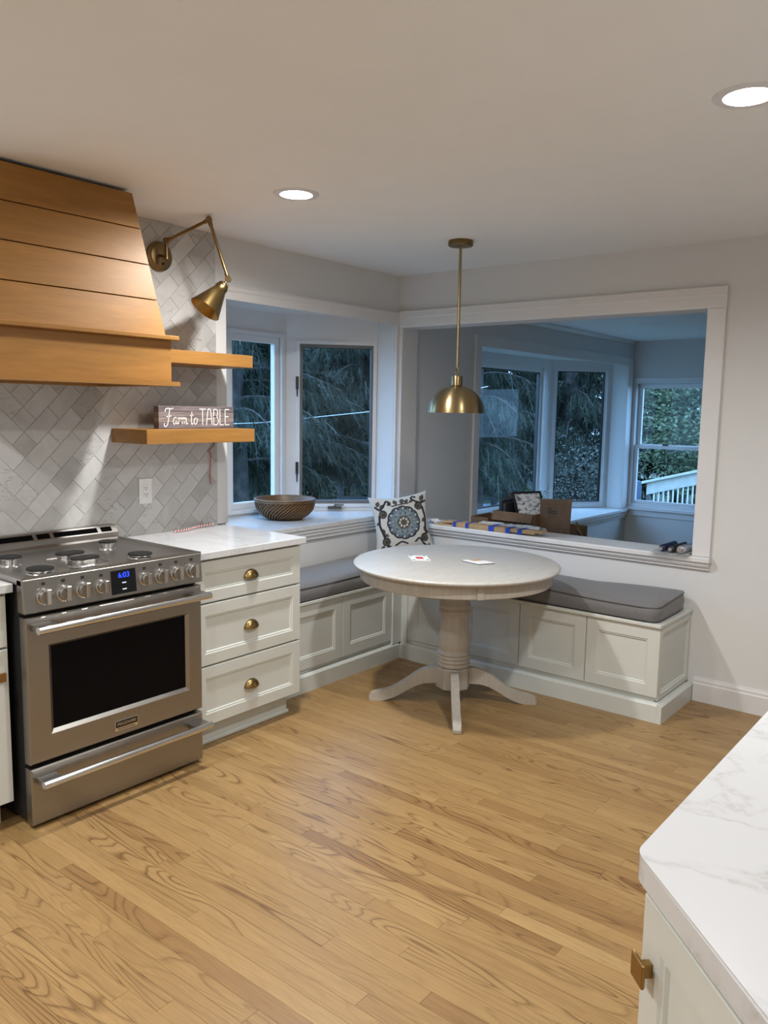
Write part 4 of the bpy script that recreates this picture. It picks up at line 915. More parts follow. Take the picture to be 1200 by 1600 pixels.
PILLOW_STROKES = [(spline([(-0.76, 0.30), (-0.80, 0.0), (-0.70, -0.28), (-0.66, -0.42)], 6), 0.045), (spline([(0.76, 0.45), (0.84, 0.15), (0.80, -0.2), (0.78, -0.44)], 6), 0.045),
                  (spline([(-0.86, 0.62), (-0.70, 0.52), (-0.55, 0.66), (-0.44, 0.82), (-0.34, 0.74), (-0.42, 0.66)], 6), 0.034), (spline([(0.90, 0.66), (0.72, 0.62), (0.52, 0.70), (0.40, 0.82), (0.46, 0.90), (0.56, 0.84)], 6), 0.034),
                  (spline([(-0.28, 0.60), (0.0, 0.64), (0.30, 0.66)], 6), 0.022), (spline([(-0.30, -0.72), (-0.10, -0.62), (0.10, -0.72)], 6), 0.03), (spline([(0.36, -0.66), (0.5, -0.56), (0.60, -0.70)], 6), 0.03),
                  (spline([(-0.56, -0.70), (-0.60, -0.86), (-0.48, -0.94)], 6), 0.035), (spline([(0.62, -0.74), (0.74, -0.86), (0.86, -0.80)], 6), 0.035)]
PILLOW_LEAVES = [(-0.30, 0.62, 2.2, 0.20, 0), (-0.12, 0.63, 1.9, 0.24, 0), (0.04, 0.64, 1.3, 0.26, 0), (0.16, 0.65, 1.0, 0.22, 0), (0.30, 0.66, 0.6, 0.18, 0), (-0.80, 0.62, 1.1, 0.24, 0), (-0.72, 0.58, 0.4, 0.24, 0), (0.80, 0.64, 1.9, 0.24, 0), (0.74, 0.66, 1.2, 0.26, 0),
                 (-0.80, 0.10, 3.6, 0.16, 0), (-0.74, -0.10, 5.2, 0.22, 0), (-0.66, -0.30, 5.8, 0.18, 0), (0.82, 0.10, 3.9, 0.20, 0), (0.82, -0.15, 4.2, 0.22, 0), (0.80, -0.3, 5.4, 0.20, 0), (-0.70, -0.66, 4.2, 0.24, 0), (-0.58, -0.66, 5.2, 0.22, 0)]
N_ = 150; pb = bmesh.new(); cl_ = pb.loops.layers.float_color.new('print')
pu = Vector((0.66, 0.75, 0.12)).normalized(); pn0 = Vector((0.72, -0.66, 0.22)).normalized(); pn = (pn0 - pu * pn0.dot(pu)).normalized(); pv = pn.cross(pu); pv = -pv if pv.z < 0 else pv
PCN = Vector((0.246, -0.251, 0.812))
VV = {}
for sd in (0, 1):
    for i in range(N_ + 1):
        for j in range(N_ + 1):
            s, t_ = 2 * i / N_ - 1, 2 * j / N_ - 1
            if sd and (i in (0, N_) or j in (0, N_)): VV[i, j, 1] = VV[i, j, 0]; continue
            if sd and (i % 6 or j % 6): continue
            pin = 1 - 0.13 * (1 - t_ * t_) * abs(s) ** 3; pin2 = 1 - 0.13 * (1 - s * s) * abs(t_) ** 3
            hh = 0.060 * ((1 - s ** 2) * (1 - t_ ** 2)) ** 0.42
            wob = 0.004 * math.sin(5 * s + 2) * math.sin(4 * t_)
            VV[i, j, sd] = pb.verts.new(PCN + pu * (s * PS * pin) + pv * (t_ * PS * pin2) + pn * ((hh if sd == 0 else -hh * 0.8) + wob * (abs(s) < 1 and abs(t_) < 1)))
for i in range(N_):
    for j in range(N_):
        f = pb.faces.new([VV[i, j, 0], VV[i + 1, j, 0], VV[i + 1, j + 1, 0], VV[i, j + 1, 0]]); f.smooth = True
        for l, (a, c) in zip(f.loops, ((i, j), (i + 1, j), (i + 1, j + 1), (i, j + 1))): l[cl_] = (*pillow_color(2 * a / N_ - 1, 2 * c / N_ - 1), 1)
st6 = 6
for i in range(0, N_, st6):
    for j in range(0, N_, st6):
        f = pb.faces.new([VV[i, j, 1], VV[i, j + st6, 1], VV[i + st6, j + st6, 1], VV[i + st6, j, 1]]) if len({VV[i, j, 1], VV[i, j + st6, 1], VV[i + st6, j + st6, 1], VV[i + st6, j, 1]}) == 4 else None
        if f:
            f.smooth = True
            for l in f.loops: l[cl_] = (0.55, 0.55, 0.52, 1)
me = bpy.data.meshes.new('throw_pillow'); pb.to_mesh(me); pb.free(); me.materials.append(MATS['printed_cloth'])
tag(reg(bpy.data.objects.new('throw_pillow', me)), 'ivory throw pillow printed with dark blue medallion in the bench corner', 'pillow')

# ---- round pedestal table
TX, TY, TZ = 1.115, -0.905, 0.766
tb = root('round_table', (TX, TY, 0), 'round whitewashed wooden pedestal table in the bench corner', 'table')
B().lathe([(0.0, TZ - 0.026), (0.522, TZ - 0.026), (0.534, TZ - 0.022), (0.540, TZ - 0.014), (0.540, TZ - 0.008), (0.534, TZ - 0.002), (0.526, TZ), (0.0, TZ)], (TX, TY, 0), n=96, cap0=False, cap1=False).obj('table_top', 'washed_top', tb, smooth=True)
B().lathe([(0.478, TZ - 0.0265), (0.500, TZ - 0.0265), (0.500, TZ - 0.088), (0.497, TZ - 0.091), (0.481, TZ - 0.091), (0.478, TZ - 0.088), (0.478, TZ - 0.0265)], (TX, TY, 0), n=96, cap0=False, cap1=False).obj('apron', 'washed_post', tb, smooth=True)
for k in range(4):
    a = math.radians(-43 + 90 * k); d = Vector((math.cos(a), math.sin(a), 0)); s_ = Vector((-d.y, d.x, 0)); P = Vector((TX, TY, 0)) + d * 0.497
    B().hexa([P + s_ * x + d * y + Z * (TZ - 0.0905) for x, y in ((-.018, -.0), (.018, -.0), (.018, .008), (-.018, .008))], [P + s_ * x + d * y + Z * (TZ - 0.027) for x, y in ((-.018, -.0), (.018, -.0), (.018, .008), (-.018, .008))], 0.001).obj('apron_block', 'washed_post', tb)
prof = [(0.074, TZ - 0.0265), (0.074, 0.570), (0.078, 0.548), (0.083, 0.540), (0.083, 0.526), (0.078, 0.520), (0.081, 0.512), (0.085, 0.504), (0.083, 0.494), (0.076, 0.486), (0.074, 0.470), (0.073, 0.440), (0.077, 0.400), (0.083, 0.355), (0.085, 0.330), (0.082, 0.305), (0.077, 0.292), (0.079, 0.286),
        (0.085, 0.282), (0.087, 0.276), (0.085, 0.269), (0.081, 0.267), (0.086, 0.262), (0.088, 0.255), (0.086, 0.249), (0.082, 0.247), (0.087, 0.242), (0.089, 0.235), (0.087, 0.228), (0.083, 0.226), (0.088, 0.221), (0.089, 0.214), (0.087, 0.206), (0.080, 0.2005)]
B().lathe(prof[::-1], (TX, TY, 0), n=48).obj('pedestal', 'washed_post', tb, smooth=True, angle=60)
B().lathe([(0.088, 0.085), (0.092, 0.090), (0.092, 0.194), (0.088, 0.200)], (TX, TY, 0), (0, 0, 1), 8).obj('hub_block', 'washed_post', tb)
for k in range(4):
    a = math.radians(-53 + 90 * k); d = Vector((math.cos(a), math.sin(a), 0)); s_ = Vector((-d.y, d.x, 0)); c = Vector((TX, TY, 0))
    topc = spline([(0.080, 0.194), (0.130, 0.190), (0.190, 0.165), (0.260, 0.115), (0.330, 0.072), (0.400, 0.052), (0.438, 0.040)], 5)
    botc = spline([(0.448, 0.0), (0.395, 0.0), (0.350, 0.008), (0.290, 0.035), (0.225, 0.075), (0.160, 0.102), (0.080, 0.108)], 5)
    poly = topc + [(0.450, 0.020)] + botc
    B().hexa([c + d * r + Z * h - s_ * 0.021 for r, h in poly], [c + d * r + Z * h + s_ * 0.021 for r, h in poly], 0.003).obj('leg', 'washed_post', tb)
# cards on the table
cd = root('photo_card', (0.885, -0.995, TZ), 'small white printed card with red picture on the round table', 'card')
cu_, cv_ = Vector((0.045, 0.041, 0)), Vector((0.140, -0.140, 0)) * 0.5
o = Vector((0.845, -0.965, TZ + 0.0004)); U, V_ = Vector((0.050, 0.048, 0)), Vector((0.072, -0.070, 0))
B().extr([(0, 0), (1, 0), (1, 1), (0, 1)], o, U * 1.4, V_ * 1.35, Z, 0.004).obj('card_body', 'white_paper', cd)
B().extr([(.3, .3), (.7, .3), (.7, .75), (.3, .75)], o + Z * 0.0041, U * 1.4, V_ * 1.35, Z, 0.0004).obj('red_picture', 'red_ink', cd)
for a_, b_ in ((.12, .1), (.86, .1), (.12, .9), (.86, .9)): B().extr([(a_ - .07, b_ - .04), (a_ + .07, b_ - .04), (a_ + .07, b_ + .04), (a_ - .07, b_ + .04)], o + Z * 0.0041, U * 1.4, V_ * 1.35, Z, 0.0004).obj('corner_mark', 'ink', cd)
bk = root('booklet', (1.22, -0.87, TZ), 'thin folded booklet lying near the table centre', 'booklet')
o = Vector((1.135, -0.885, TZ + 0.0004)); U, V_ = Vector((0.045, 0.085, 0)), Vector((0.125, -0.030, 0))
B().extr([(0, 0), (1, 0), (1, 1), (0, 1)], o, U, V_, Z, 0.003).obj('back_cover', 'ink', bk)
B().extr([(0.01, .01), (1, .01), (1, .99), (0.02, .99)], o + Z * 0.0031, U, V_, Z, 0.003).obj('front_page', 'white_paper', bk)
B().extr([(0.35, .05), (.98, .05), (.98, .4), (0.35, .4)], o + Z * 0.0063, U, V_, Z, 0.0004).obj('page_picture', 'board_wood', bk)

# ---- woven bowl on the bay sill
BC = Vector((-0.285, -0.790, 0.8447)); bw = root('woven_bowl', BC, 'brown woven cane bowl on the bay window sill', 'bowl')
prof = [(0.07, 0.0), (0.075, 0.001), (0.115, 0.020), (0.152, 0.052), (0.180, 0.092), (0.192, 0.125), (0.194, 0.128), (0.188, 0.128), (0.174, 0.092), (0.146, 0.056), (0.108, 0.026), (0.07, 0.010), (0.0, 0.009)]
B().lathe([(r * 0.985, h) for r, h in prof], BC, n=64, cap1=False).obj('shell', 'cane', bw, smooth=True)
rib = B()
for k in range(46):
    pts = []
    for i in range(9):
        t_ = i / 8; h = 0.006 + 0.110 * t_; r = 0.08 + (0.190 - 0.08) * math.sin(PI / 2 * min(1, (h / 0.118)) ** 0.62)
        a = 2 * PI * k / 46 + 0.75 * t_; pts.append(BC + Vector((math.cos(a) * r, math.sin(a) * r, h)))
    rib.tube(pts, [0.0045, 0.0055, 0.006, 0.006, 0.006, 0.0055, 0.005, 0.0045, 0.004], 5)
rib.obj('woven_ribs', 'cane', bw, smooth=True, kind='stuff')
for h, r, w_ in ((0.129, 0.192, 0.006), (0.118, 0.193, 0.0045)):
    B().tube([BC + Vector((math.cos(a) * r, math.sin(a) * r, h)) for a in [2 * PI * i / 64 for i in range(65)]], w_, 8).obj('rim_band', 'cane', bw, smooth=True)

# ---- peninsula at the right
pe = root('peninsula_cabinet', (3.9, -2.6, 0), 'cream peninsula cabinet with angled door and square brass knob', 'cabinet')
C0 = Vector((3.030, -3.305, 0)); DG = Vector((SQ, -SQ, 0)); DN = Vector((-SQ, -SQ, 0))
def arc_corner(P, a, c, r, k=6):
    a, c = Vector(a), Vector(c); half = a.angle(c) / 2; tl = r / math.tan(half); m = (a + c).normalized() * (r / math.sin(half)); ctr = Vector(P) + m
    p0, p1 = Vector(P) + a * tl, Vector(P) + c * tl; out = []
    for i in range(k + 1):
        v = (p0 - ctr).lerp(p1 - ctr, i / k); out.append(ctr + v.normalized() * r)
    return out
E_ = C0 + DG * 0.62
out = [(q.x, q.y) for q in arc_corner(C0, (0, 1, 0), DG, 0.045)] + [(E_.x, E_.y), (4.75, E_.y), (4.75, -1.55), (3.030, -1.55)]
B().prism(out, 0.875, 0.915, 0.004).obj('countertop', 'quartz', label='large white veined quartz peninsula countertop at the lower right', cat='countertop')
I0 = C0 + Vector((0.028, 0.012, 0)) + Vector((0.0, 0.0, 0)); I1 = E_ + Vector((0.012, 0.028, 0))
B().prism([(I0.x, -1.58), (I0.x, I0.y), (I1.x, I1.y), (4.72, I1.y), (4.72, -1.58)], 0.11, 0.8745).obj('carcass', 'cabinet_paint', pe)
B().prism([(I0.x + 0.06, -1.64), (I0.x + 0.06, I0.y + 0.04), (I1.x + 0.03, I1.y + 0.07), (4.66, I1.y + 0.07), (4.66, -1.64)], 0.0, 0.1095).obj('toe_kick', 'toe_paint', pe)
do = I0 + DG * 0.006 + DN * 0.0005
d = frame_panel(do + Z * 0.125, DG, Z, DN, 0.57, 0.735, door_steps(0.02, 0.058)).obj('door', 'cabinet_paint', pe)
KP = do + DG * 0.033 + DN * 0.0205 + Z * 0.764
k_ = B().extr([(-0.0065, -0.011), (0.0065, -0.011), (0.0065, 0.011), (-0.0065, 0.011)], KP, DG, Z, DN, 0.016, 0.001).obj('knob_stem', 'knob_brass', d)
B().extr([(-0.019, -0.019), (0.019, -0.019), (0.019, 0.019), (-0.019, 0.019)], KP + DN * 0.016, DG, Z, DN, 0.006, 0.002).obj('knob_plate', 'knob_brass', d)

# ---- things lying on the pass-through ledge
ZS = 0.7975
bd = [(0.36, 0.90, -0.030, 0.060, 0.0), (0.50, 1.10, -0.034, 0.050, 0.0105), (0.42, 1.15, -0.028, 0.046, 0.021)]
pk = root('board_bundle', (0.75, 0.01, ZS), 'bundle of thin wooden boards taped in blue on the ledge', 'boards')
for x0, x1, y0, y1, dz in bd: B().box(x0, x1, y0, y1, ZS + 0.0003 + dz, ZS + 0.0103 + dz, 0.0006).obj('board', 'board_wood', pk)
for tx, tw_ in ((0.505, 0.024), (0.602, 0.024), (0.775, 0.042), (0.900, 0.032), (0.985, 0.030)):
    b = B(); pr = [(-0.0352, 0.001), (-0.0352, 0.0325), (0.061, 0.0325), (0.061, 0.0318), (-0.0342, 0.0318), (-0.0342, 0.001)]
    b.rings([[(x, y_, ZS + z_) for y_, z_ in pr] for x in (tx, tx + tw_)]); b.obj('tape_band', 'blue_tape', pk)
def crumple(name, x0, x1, y0, y1, zf, amp, mat, label, cat, seed, nx=14, ny=8, parent=None):
    rr = random.Random(seed); b = B(); g = [[b.bm.verts.new((x0 + (x1 - x0) * i / nx + rr.uniform(-.3, .3) * (x1 - x0) / nx, y0 + (y1 - y0) * j / ny + rr.uniform(-.3, .3) * (y1 - y0) / ny, zf(i / nx, j / ny) + rr.uniform(0, amp))) for j in range(ny + 1)] for i in range(nx + 1)]
    for i in range(nx):
        for j in range(ny): b.bm.faces.new([g[i][j], g[i + 1][j], g[i + 1][j + 1], g[i][j + 1]])
    o = b.obj(name, mat, parent, label=label, cat=cat); md = o.modifiers.new('t', 'SOLIDIFY'); md.thickness = 0.0006; return o
crumple('plastic_sheet', 0.62, 1.06, 0.064, 0.196, lambda a, c: ZS + 0.002 + 0.018 * math.sin(PI * c), 0.02, 'clear_plastic', 'crumpled clear plastic sheet behind the taped boards', 'plastic sheet', 4)
crumple('paper_scrap', 0.27, 0.355, -0.02, 0.06, lambda a, c: ZS + 0.003 + 0.014 * math.sin(PI * a), 0.012, 'white_paper', 'crumpled white paper scrap beside the printed pillow', 'paper', 6, 6, 6)
# bag of sealant tubes at the right end of the ledge
bg = root('tube_bag', (1.93, 0.04, ZS), 'clear plastic bag of dark tubes at the ledge right end', 'bag')
crumple('bag_film', 1.835, 2.036, -0.085, 0.13, lambda a, c: ZS + 0.001 + (0.004 if c > 0.2 else 0.002), 0.005, 'clear_plastic', None, None, 8, 8, 8, bg)
for (xa, ya, xb, yb, rr_, mt) in ((1.895, -0.06, 1.90, 0.13, 0.019, 'navy_plastic'), (1.945, -0.055, 1.955, 0.14, 0.019, 'black_plastic'), (1.995, -0.06, 2.005, 0.11, 0.022, 'aluminium_tube')):
    a = Vector((xa, ya, ZS + rr_ + 0.009)); c = Vector((xb, yb, ZS + rr_ + 0.009)); d_ = (c - a).normalized(); L = (c - a).length
    t0 = B().lathe([(rr_ * 0.9, 0), (rr_, 0.006), (rr_, L - 0.004), (rr_ * 0.8, L)], a, d_, 18).obj('tube', mt, bg, smooth=True)
    B().lathe([(rr_ * 0.55, 0), (rr_ * 0.5, 0.022)], a - d_ * 0.022, d_, 14).obj('cap', 'aluminium_tube', t0, smooth=True)

# ---- den: low chest under the ledge with cartons and a framed picture
ch = root('console_table', (0.8, 0.42, 0), 'low console table in the den carrying the cardboard cartons', 'table')
B().box(0.30, 1.30, 0.24, 0.78, 0.665, 0.695, 0.003).obj('table_top', 'grey_wood', ch)
for xx in (0.33, 1.23):
    for yy in (0.27, 0.71): B().box(xx, xx + 0.04, yy, yy + 0.04, -0.0099, 0.6645).obj('leg', 'grey_wood', ch)
def open_carton(name, x0, x1, y0, y1, z0, h, label, rot=0.0):
    r0 = root(name, ((x0 + x1) / 2, (y0 + y1) / 2, z0), label, 'box', 'moving cartons in the den'); t_ = 0.005
    B().box(x0, x1, y0, y1, z0, z0 + t_).obj('bottom', 'cardboard', r0)
    for nm, bx in (('panel', (x0, x1, y0, y0 + t_)), ('panel', (x0, x1, y1 - t_, y1)), ('panel', (x0, x0 + t_, y0 + t_, y1 - t_)), ('panel', (x1 - t_, x1, y0 + t_, y1 - t_))):
        B().box(*bx, z0 + t_ + 0.0002, z0 + h).obj(nm, 'cardboard', r0)
    return r0
c1 = open_carton('cardboard_box', 0.57, 0.895, 0.36, 0.68, 0.6955, 0.180, 'open brown cardboard box holding a framed picture in the den')
B().extr([(0, 0), (0.06, 0), (0.06, 0.10), (0, 0.10)], (0.57, 0.68, 0.876), (0, -1, 0), (-0.25, 0, 0.97), (1, 0, 0), 0.004) .obj('flap', 'cardboard', c1)
B().extr([(0, 0), (0.30, 0), (0.30, 0.07), (0, 0.07)], (0.582, 0.361, 0.8755), (1, 0, 0), (0, -0.55, -0.83), (0, -0.83, 0.55), 0.004).obj('flap', 'cardboard', c1)
B().extr([(0, 0), (0.11, 0), (0.11, 0.10), (0, 0.10)], (0.575, 0.69, 0.8765), (1, 0, 0), Z, (0, 1, 0), 0.004).obj('flap', 'cardboard', c1)
c2 = open_carton('cardboard_box', 0.900, 1.112, 0.43, 0.70, 0.6955, 0.095, 'smaller cardboard box with tall raised flap and printed lettering')
fl = B().extr([(-0.006, 0), (0.214, 0), (0.232, 0.205), (0.006, 0.192)], (0.900, 0.4285, 0.7915), (1, 0, 0), (0, -0.12, 0.993), (0, -0.993, -0.12), 0.004).obj('flap', 'cardboard', c2)
for i, (w_, dz) in enumerate(((0.028, 0.128), (0.068, 0.112), (0.066, 0.098))):
    B().extr([(0, 0), (w_, 0), (w_, 0.006), (0, 0.006)], Vector((0.960, 0.4285, 0.7915)) + Vector((0, -0.12, 0.993)) * dz + Vector((0, -0.993, -0.12)) * 0.0041, (1, 0, 0), (0, -0.12, 0.993), (0, -0.993, -0.12), 0.0005).obj('printed_line', 'ink', fl)
B().extr([(0, 0), (0.055, -0.045), (0, 0.055)], (1.113, 0.52, 0.785), (1, 0, 0), Z, (0, 1, 0), 0.004).obj('flap', 'cardboard', c2)
text_obj('carton_lettering', 'VERSITY VAN LINE', 0.030, (1.005, 0.4295, 0.766), (1, 0, 0), Z, 'ink', c2, 0.0004, xs=0.74)
c3 = open_carton('cardboard_box', 0.43, 0.565, 0.30, 0.56, 0.6955, 0.135, 'low open cardboard box beside the framed picture box in the den')
fr_ = root('picture_frame', (0.78, 0.50, 0.71), 'black framed print leaning out of the open cardboard box', 'picture frame')
fo = Vector((0.775, 0.40, 0.720)); fu = Vector((0.42, 0.90, 0)).normalized(); fv = Vector((-0.42, 0.14, 0.90)).normalized(); fv = (fv - fu * fv.dot(fu)).normalized(); fn = fu.cross(fv)
fn = -fn if fn.y > 0 else fn
b = B(); rs = []
for i, dd in ((0, 0), (0, 0.014), (0.012, 0.014), (0.014, 0.008)):
    rs.append([fo + fu * i + fv * i + fn * dd, fo + fu * (0.24 - i) + fv * i + fn * dd, fo + fu * (0.24 - i) + fv * (0.31 - i) + fn * dd, fo + fu * i + fv * (0.31 - i) + fn * dd])
b.rings(rs, True, False); b.obj('frame', 'black_plastic', fr_)
B().extr([(0.0142, 0.0142), (0.2258, 0.0142), (0.2258, 0.2958), (0.0142, 0.2958)], fo + fn * 0.005, fu, fv, fn, 0.003).obj('print', 'sheet_print', fr_)
for k, (xx, yy, hh) in enumerate(((0.580, 0.50, 0.245), (0.610, 0.50, 0.225))):
    B().box(xx, xx + 0.024, 0.42, 0.62, 0.7012, 0.7012 + hh, 0.002).obj('dark_binder', 'dark_print', label=('tall' if k == 0 else 'shorter') + ' dark binder standing in the open cardboard box', cat='binder')
hp = root('house_plant', (-0.40, 2.72, 0.53), 'small leafy green plant on the den bay sill behind the cartons', 'plant')
B().lathe([(0.045, 0.0), (0.06, 0.10), (0.064, 0.10), (0.064, 0.115), (0.054, 0.115), (0.05, 0.095), (0.0, 0.095)], (-0.40, 2.72, 0.5303), n=24, cap1=False).obj('pot', 'tarp', hp, smooth=True)
rr = random.Random(5)
for k in range(9):
    a = rr.uniform(0, 6.28); tilt = rr.uniform(0.3, 1.1); P = Vector((-0.40, 2.72, 0.63)); D = Vector((math.cos(a) * math.sin(tilt), math.sin(a) * math.sin(tilt), math.cos(tilt))); S = D.cross(Z).normalized(); L = rr.uniform(0.16, 0.27)
    b = B(); b.tube([P, P + D * L * 0.5, P + D * L - Z * 0.015], 0.002, 5)
    o = b.obj('stem', 'house_plant', hp)
    for q in range(6):
        c = P + D * L * (0.35 + 0.13 * q); sd_ = S * (1 if q % 2 else -1); b = B(); b.bm.faces.new([b.bm.verts.new(v) for v in (c, c + sd_ * 0.02 + D * 0.012, c + sd_ * 0.045 + D * 0.008, c + sd_ * 0.02 - D * 0.006)])
        b.obj('leaf', 'house_plant', hp)

# ================================================================ OUTSIDE
GZ = -0.5
B().box(-60, 30, -30, 70, GZ - 0.3, GZ).obj('ground', 'lawn', kind='structure')
B().prism([(-3.6, 4.6), (-2.2, 9.4), (-5.6, 11.6), (-7.0, 8.0)], GZ, GZ + 0.03).obj('garden_path', 'paving', kind='structure')
def hemlock(seed, H, Rm, skirt, nb, ns, wk=1.0):
    """trunk + drooping sprays; returns two meshes around the origin"""
    rr = random.Random(seed); tb_ = B(); pts = [(0.05 * math.sin(2 * t_ + seed), 0.05 * math.cos(3 * t_), H * t_) for t_ in [i / 8 for i in range(9)]]
    tb_.tube(pts, [0.17 * (1 - 0.9 * i / 8) + 0.02 for i in range(9)], 10)
    V, F = [], []
    for k in range(nb):
        z = skirt + (H - skirt) * (k + rr.random()) / nb; a = rr.uniform(0, 2 * PI); L = Rm * (1 - 0.75 * (z - skirt) / (H - skirt)) * rr.uniform(0.7, 1.1)
        pp = []
        for i in range(7):
            t_ = i / 6; pp.append(Vector((math.cos(a) * L * t_, math.sin(a) * L * t_, z + 0.25 * L * t_ - 0.42 * L * t_ * t_)))
        tb_.tube(pp, [0.022 * (1 - 0.85 * i / 6) + 0.002 for i in range(7)], 5)
        side = Vector((-math.sin(a), math.cos(a), 0))
        for q in range(ns):
            t_ = rr.uniform(0.12, 1.0); i = min(5, int(t_ * 6)); P = pp[i].lerp(pp[i + 1], t_ * 6 - i)
            P = P + side * rr.gauss(0, 0.13 * L * (0.3 + t_ * 0.7)); l = rr.uniform(0.15, 0.50); w_ = wk * rr.uniform(0.005, 0.010)
            D = Vector((math.cos(a) * 0.35 + rr.gauss(0, 0.25), math.sin(a) * 0.35 + rr.gauss(0, 0.25), -rr.uniform(0.5, 1.1))).normalized()
            S = D.cross(Vector((rr.gauss(0, 1), rr.gauss(0, 1), rr.gauss(0, 1)))).normalized() * w_
            b0 = len(V); Q = P + D * l * 0.55; E2_ = P + D * l + Vector((0, 0, -0.08 * l))
            V += [P - S * 0.6, P + S * 0.6, Q + S, Q - S, E2_]; F += [(b0, b0 + 1, b0 + 2, b0 + 3), (b0 + 3, b0 + 2, b0 + 4)]
            for sg_ in (-1, 1):
                for f_q in (0.3, 0.6):
                    c0 = P + D * l * f_q; sd_ = (D * 0.75 + S.normalized() * 0.66 * sg_).normalized(); ll = l * 0.32; b0 = len(V)
                    V += [c0 - D * 0.008, c0 + D * 0.010, c0 + sd_ * ll]; F += [(b0, b0 + 1, b0 + 2)]
    me_f = bpy.data.meshes.new('foliage'); me_f.from_pydata([tuple(v) for v in V], [], F); me_f.materials.append(MATS['hemlock_needle'])
    bmesh.ops.recalc_face_normals(tb_.bm, faces=tb_.bm.faces)
    me_t = bpy.data.meshes.new('trunk'); tb_.bm.to_mesh(me_t); tb_.bm.free(); me_t.materials.append(MATS['bark'])
    return me_t, me_f
def put_tree(name, meshes, x, y, s, rz, label, group, mats=None):
    r0 = bpy.data.objects.new(name, None); r0.location = (x, y, GZ); r0.rotation_euler = (0, 0, rz); r0.scale = (s, s, s); COL.objects.link(r0); tag(r0, label, 'tree', group)
    t0 = bpy.data.objects.new('trunk', meshes[0]); f0 = bpy.data.objects.new('foliage', meshes[1]); f0['kind'] = 'stuff'
    for q in (t0, f0): COL.objects.link(q); q.parent = r0
    return r0
HM = [hemlock(21, 6.0, 1.8, 1.15, 60, 190), hemlock(22, 5.4, 1.6, 1.0, 56, 180), hemlock(23, 7.0, 2.4, 0.4, 90, 240, 3.2)]
trees = [(0, -4.9, 2.75, 1.0, 0.4, 'dark hemlock seen through the left pane of the kitchen bay'), (1, -6.3, 5.3, 1.0, 2.0, 'dark drooping hemlock filling the grey-framed kitchen casement'),
         (0, -7.4, 8.4, 1.1, 3.3, 'dark hemlock standing further back behind the kitchen casement'), (1, -3.7, 6.9, 1.0, 1.2, 'hemlock with grey trunk seen through the large den bay pane'),
         (0, -5.4, 9.0, 1.05, 5.0, 'second hemlock from the left behind the large den bay pane'), (1, -3.5, 9.9, 1.15, 0.0, 'dark weeping hemlock filling the narrow den casement'),
         (2, -12.6, 9.6, 0.9, 0.7, 'distant dark hemlock beyond the lawn, left of the far row'), (2, -8.2, 13.9, 0.9, 2.7, 'distant dark hemlock beyond the lawn, middle of the far row'),
         (2, -11.6, 12.6, 0.95, 4.1, 'tall distant hemlock at the back of the lawn'), (2, -7.2, 17.4, 0.95, 1.9, 'distant dark hemlock beyond the lawn, right of the far row'), (2, -9.9, 8.6, 0.9, 1.1, 'distant dark hemlock filling the gap behind the kitchen casement'), (2, -5.2, 13.6, 0.9, 2.2, 'distant dark hemlock behind the narrow den casement'), (2, -8.3, 10.6, 0.85, 4.4, 'distant dark hemlock between the kitchen casement and the den bay'), (2, -13.0, 4.6, 0.9, 5.2, 'distant dark hemlock at the far left of the lawn'), (2, -2.9, 14.2, 0.9, 3.9, 'distant hemlock behind the bright leafy tree')]
for (m_, x_, y_, s_, r_, lab) in trees: put_tree('hemlock_tree', HM[m_], x_, y_, s_, r_, lab, 'hemlocks in the garden')
def leafy_tree(seed, H, R3, n, lf, mat):
    rr = random.Random(seed); tb_ = B(); tb_.tube([(0, 0, 0), (0.05, 0.02, H * 0.4), (0.0, 0.08, H * 0.75), (0.1, 0.05, H)], [0.10, 0.08, 0.05, 0.01], 8)
    V, F = [], []
    cl = [(rr.uniform(-R3, R3), rr.uniform(-R3, R3), rr.uniform(H * 0.25, H)) for _ in range(34)]
    for c in cl[:18]: tb_.tube([(0.02, 0.03, c[2] * 0.6), (c[0] * 0.5, c[1] * 0.5, c[2] * 0.85), c], [0.025, 0.015, 0.004], 5)
    for k in range(n):
        c = cl[k % len(cl)]; P = Vector((rr.gauss(c[0], 0.34), rr.gauss(c[1], 0.34), rr.gauss(c[2], 0.26))); D = Vector((rr.gauss(0, 1), rr.gauss(0, 1), rr.gauss(-0.25, 0.6))).normalized(); S = D.cross(Vector((rr.gauss(0, 1), rr.gauss(0, 1), rr.gauss(0, 1)))).normalized(); l = lf * rr.uniform(0.6, 1.3)
        b0 = len(V); V += [P, P + D * l * 0.5 + S * l * 0.22, P + D * l, P + D * l * 0.5 - S * l * 0.22]; F.append((b0, b0 + 1, b0 + 2, b0 + 3))
    me_f = bpy.data.meshes.new('foliage'); me_f.from_pydata([tuple(v) for v in V], [], F); me_f.materials.append(MATS[mat])
    bmesh.ops.recalc_face_normals(tb_.bm, faces=tb_.bm.faces); me_t = bpy.data.meshes.new('trunk'); tb_.bm.to_mesh(me_t); tb_.bm.free(); me_t.materials.append(MATS['bark']); return me_t, me_f
put_tree('leafy_tree', leafy_tree(41, 4.4, 1.2, 42000, 0.080, 'bright_leaf'), -0.55, 9.6, 1.0, 0.3, 'bright green leafy tree seen through the double-hung den window', 'leafy trees')
put_tree('leafy_shrub', leafy_tree(43, 1.3, 0.45, 6000, 0.06, 'grey_leaf'), -2.75, 8.6, 1.0, 1.3, 'grey-green shrub low in the narrow den casement', 'leafy trees')
put_tree('leafy_shrub', leafy_tree(44, 1.2, 0.7, 5000, 0.06, 'bright_leaf'), -6.6, 8.2, 1.0, 1.0, 'low green shrub behind the garden railing', 'leafy trees')
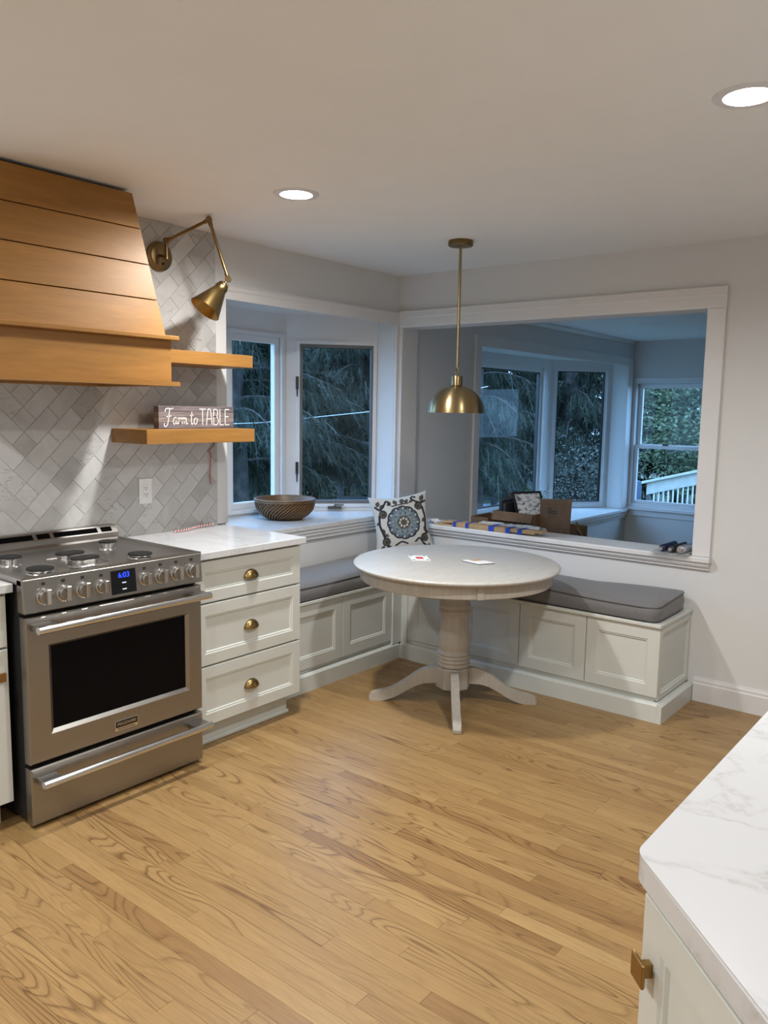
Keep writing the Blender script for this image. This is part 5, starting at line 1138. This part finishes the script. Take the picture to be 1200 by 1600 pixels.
# sloping stair rail with balusters outside the double-hung window
ra = root('stair_railing', (-0.2, 6.0, GZ), 'pale sloping stair rail with white balusters outside the den window', 'railing')
x0, x1 = -0.49, 1.3; sl = (0.675 - 0.511) / (0.155 + 0.445)
rz = lambda x: 0.511 + sl * (x + 0.445)
B().hexa([(x0, 5.99, rz(x0)), (x1, 5.99, rz(x1)), (x1, 6.03, rz(x1)), (x0, 6.03, rz(x0))], [(x0, 5.99, rz(x0) + 0.155), (x1, 5.99, rz(x1) + 0.155), (x1, 6.03, rz(x1) + 0.155), (x0, 6.03, rz(x0) + 0.155)], 0.004).obj('rail_board', 'rail_wood', ra)
B().hexa([(x0 - 0.06, 5.95, rz(x0 - 0.06) + 0.157), (x1, 5.95, rz(x1) + 0.157), (x1, 6.07, rz(x1) + 0.157), (x0 - 0.06, 6.07, rz(x0 - 0.06) + 0.157)], [(x0 - 0.06, 5.95, rz(x0 - 0.06) + 0.192), (x1, 5.95, rz(x1) + 0.192), (x1, 6.07, rz(x1) + 0.192), (x0 - 0.06, 6.07, rz(x0 - 0.06) + 0.192)], 0.004).obj('cap_rail', 'rail_wood', ra)
xx = -0.40
while xx < 1.25:
    B().box(xx, xx + 0.014, 6.0, 6.02, GZ, rz(xx)).obj('baluster', 'trim_white', ra); xx += 0.062
B().box(-0.49, -0.46, 5.98, 6.04, GZ, rz(-0.49) - 0.001).obj('newel_post', 'grey_wood', ra)
B().lathe([(0.070, 0), (0.076, 0.3), (0.078, 0.9), (0.074, 1.10), (0.06, 1.17), (0.0, 1.185)], (-0.645, 6.02, GZ), n=20, cap1=False).obj('covered_bin', 'tarp', smooth=True, label='blue-grey covered bin standing at the foot of the stair rail', cat='bin')
# low garden railing behind the den bay
fe = root('garden_railing', (-5.5, 8.0, GZ), 'weathered grey garden railing seen low through the den bay pane', 'railing')
fa, fb = Vector((-6.4, 6.6, GZ)), Vector((-4.4, 8.7, GZ)); fd = (fb - fa).normalized(); fL = (fb - fa).length; fnn = Vector((fd.y, -fd.x, 0))
for z0, hh in ((0.40, 0.06), (0.98, 0.26), (1.42, 0.05)): B().extr([(0, z0), (fL, z0), (fL, z0 + hh), (0, z0 + hh)], fa, fd, Z, fnn, 0.04).obj('rail', 'grey_wood', fe)
for k in range(3): B().extr([(fL * k / 2 - 0.05, 0), (fL * k / 2 + 0.05, 0), (fL * k / 2 + 0.05, 1.55), (fL * k / 2 - 0.05, 1.55)], fa - fnn * 0.1, fd, Z, fnn, 0.099).obj('post', 'grey_wood', fe)
# thin overhead cables
B().tube([(-4.2, 1.6, 1.34), (-3.9, 2.3, 1.37), (-3.3, 3.6, 1.52), (-2.6, 5.4, 1.9)], 0.004, 5).obj('overhead_cable', 'cable_white', label='thin pale cable crossing outside the kitchen bay windows', cat='cable')
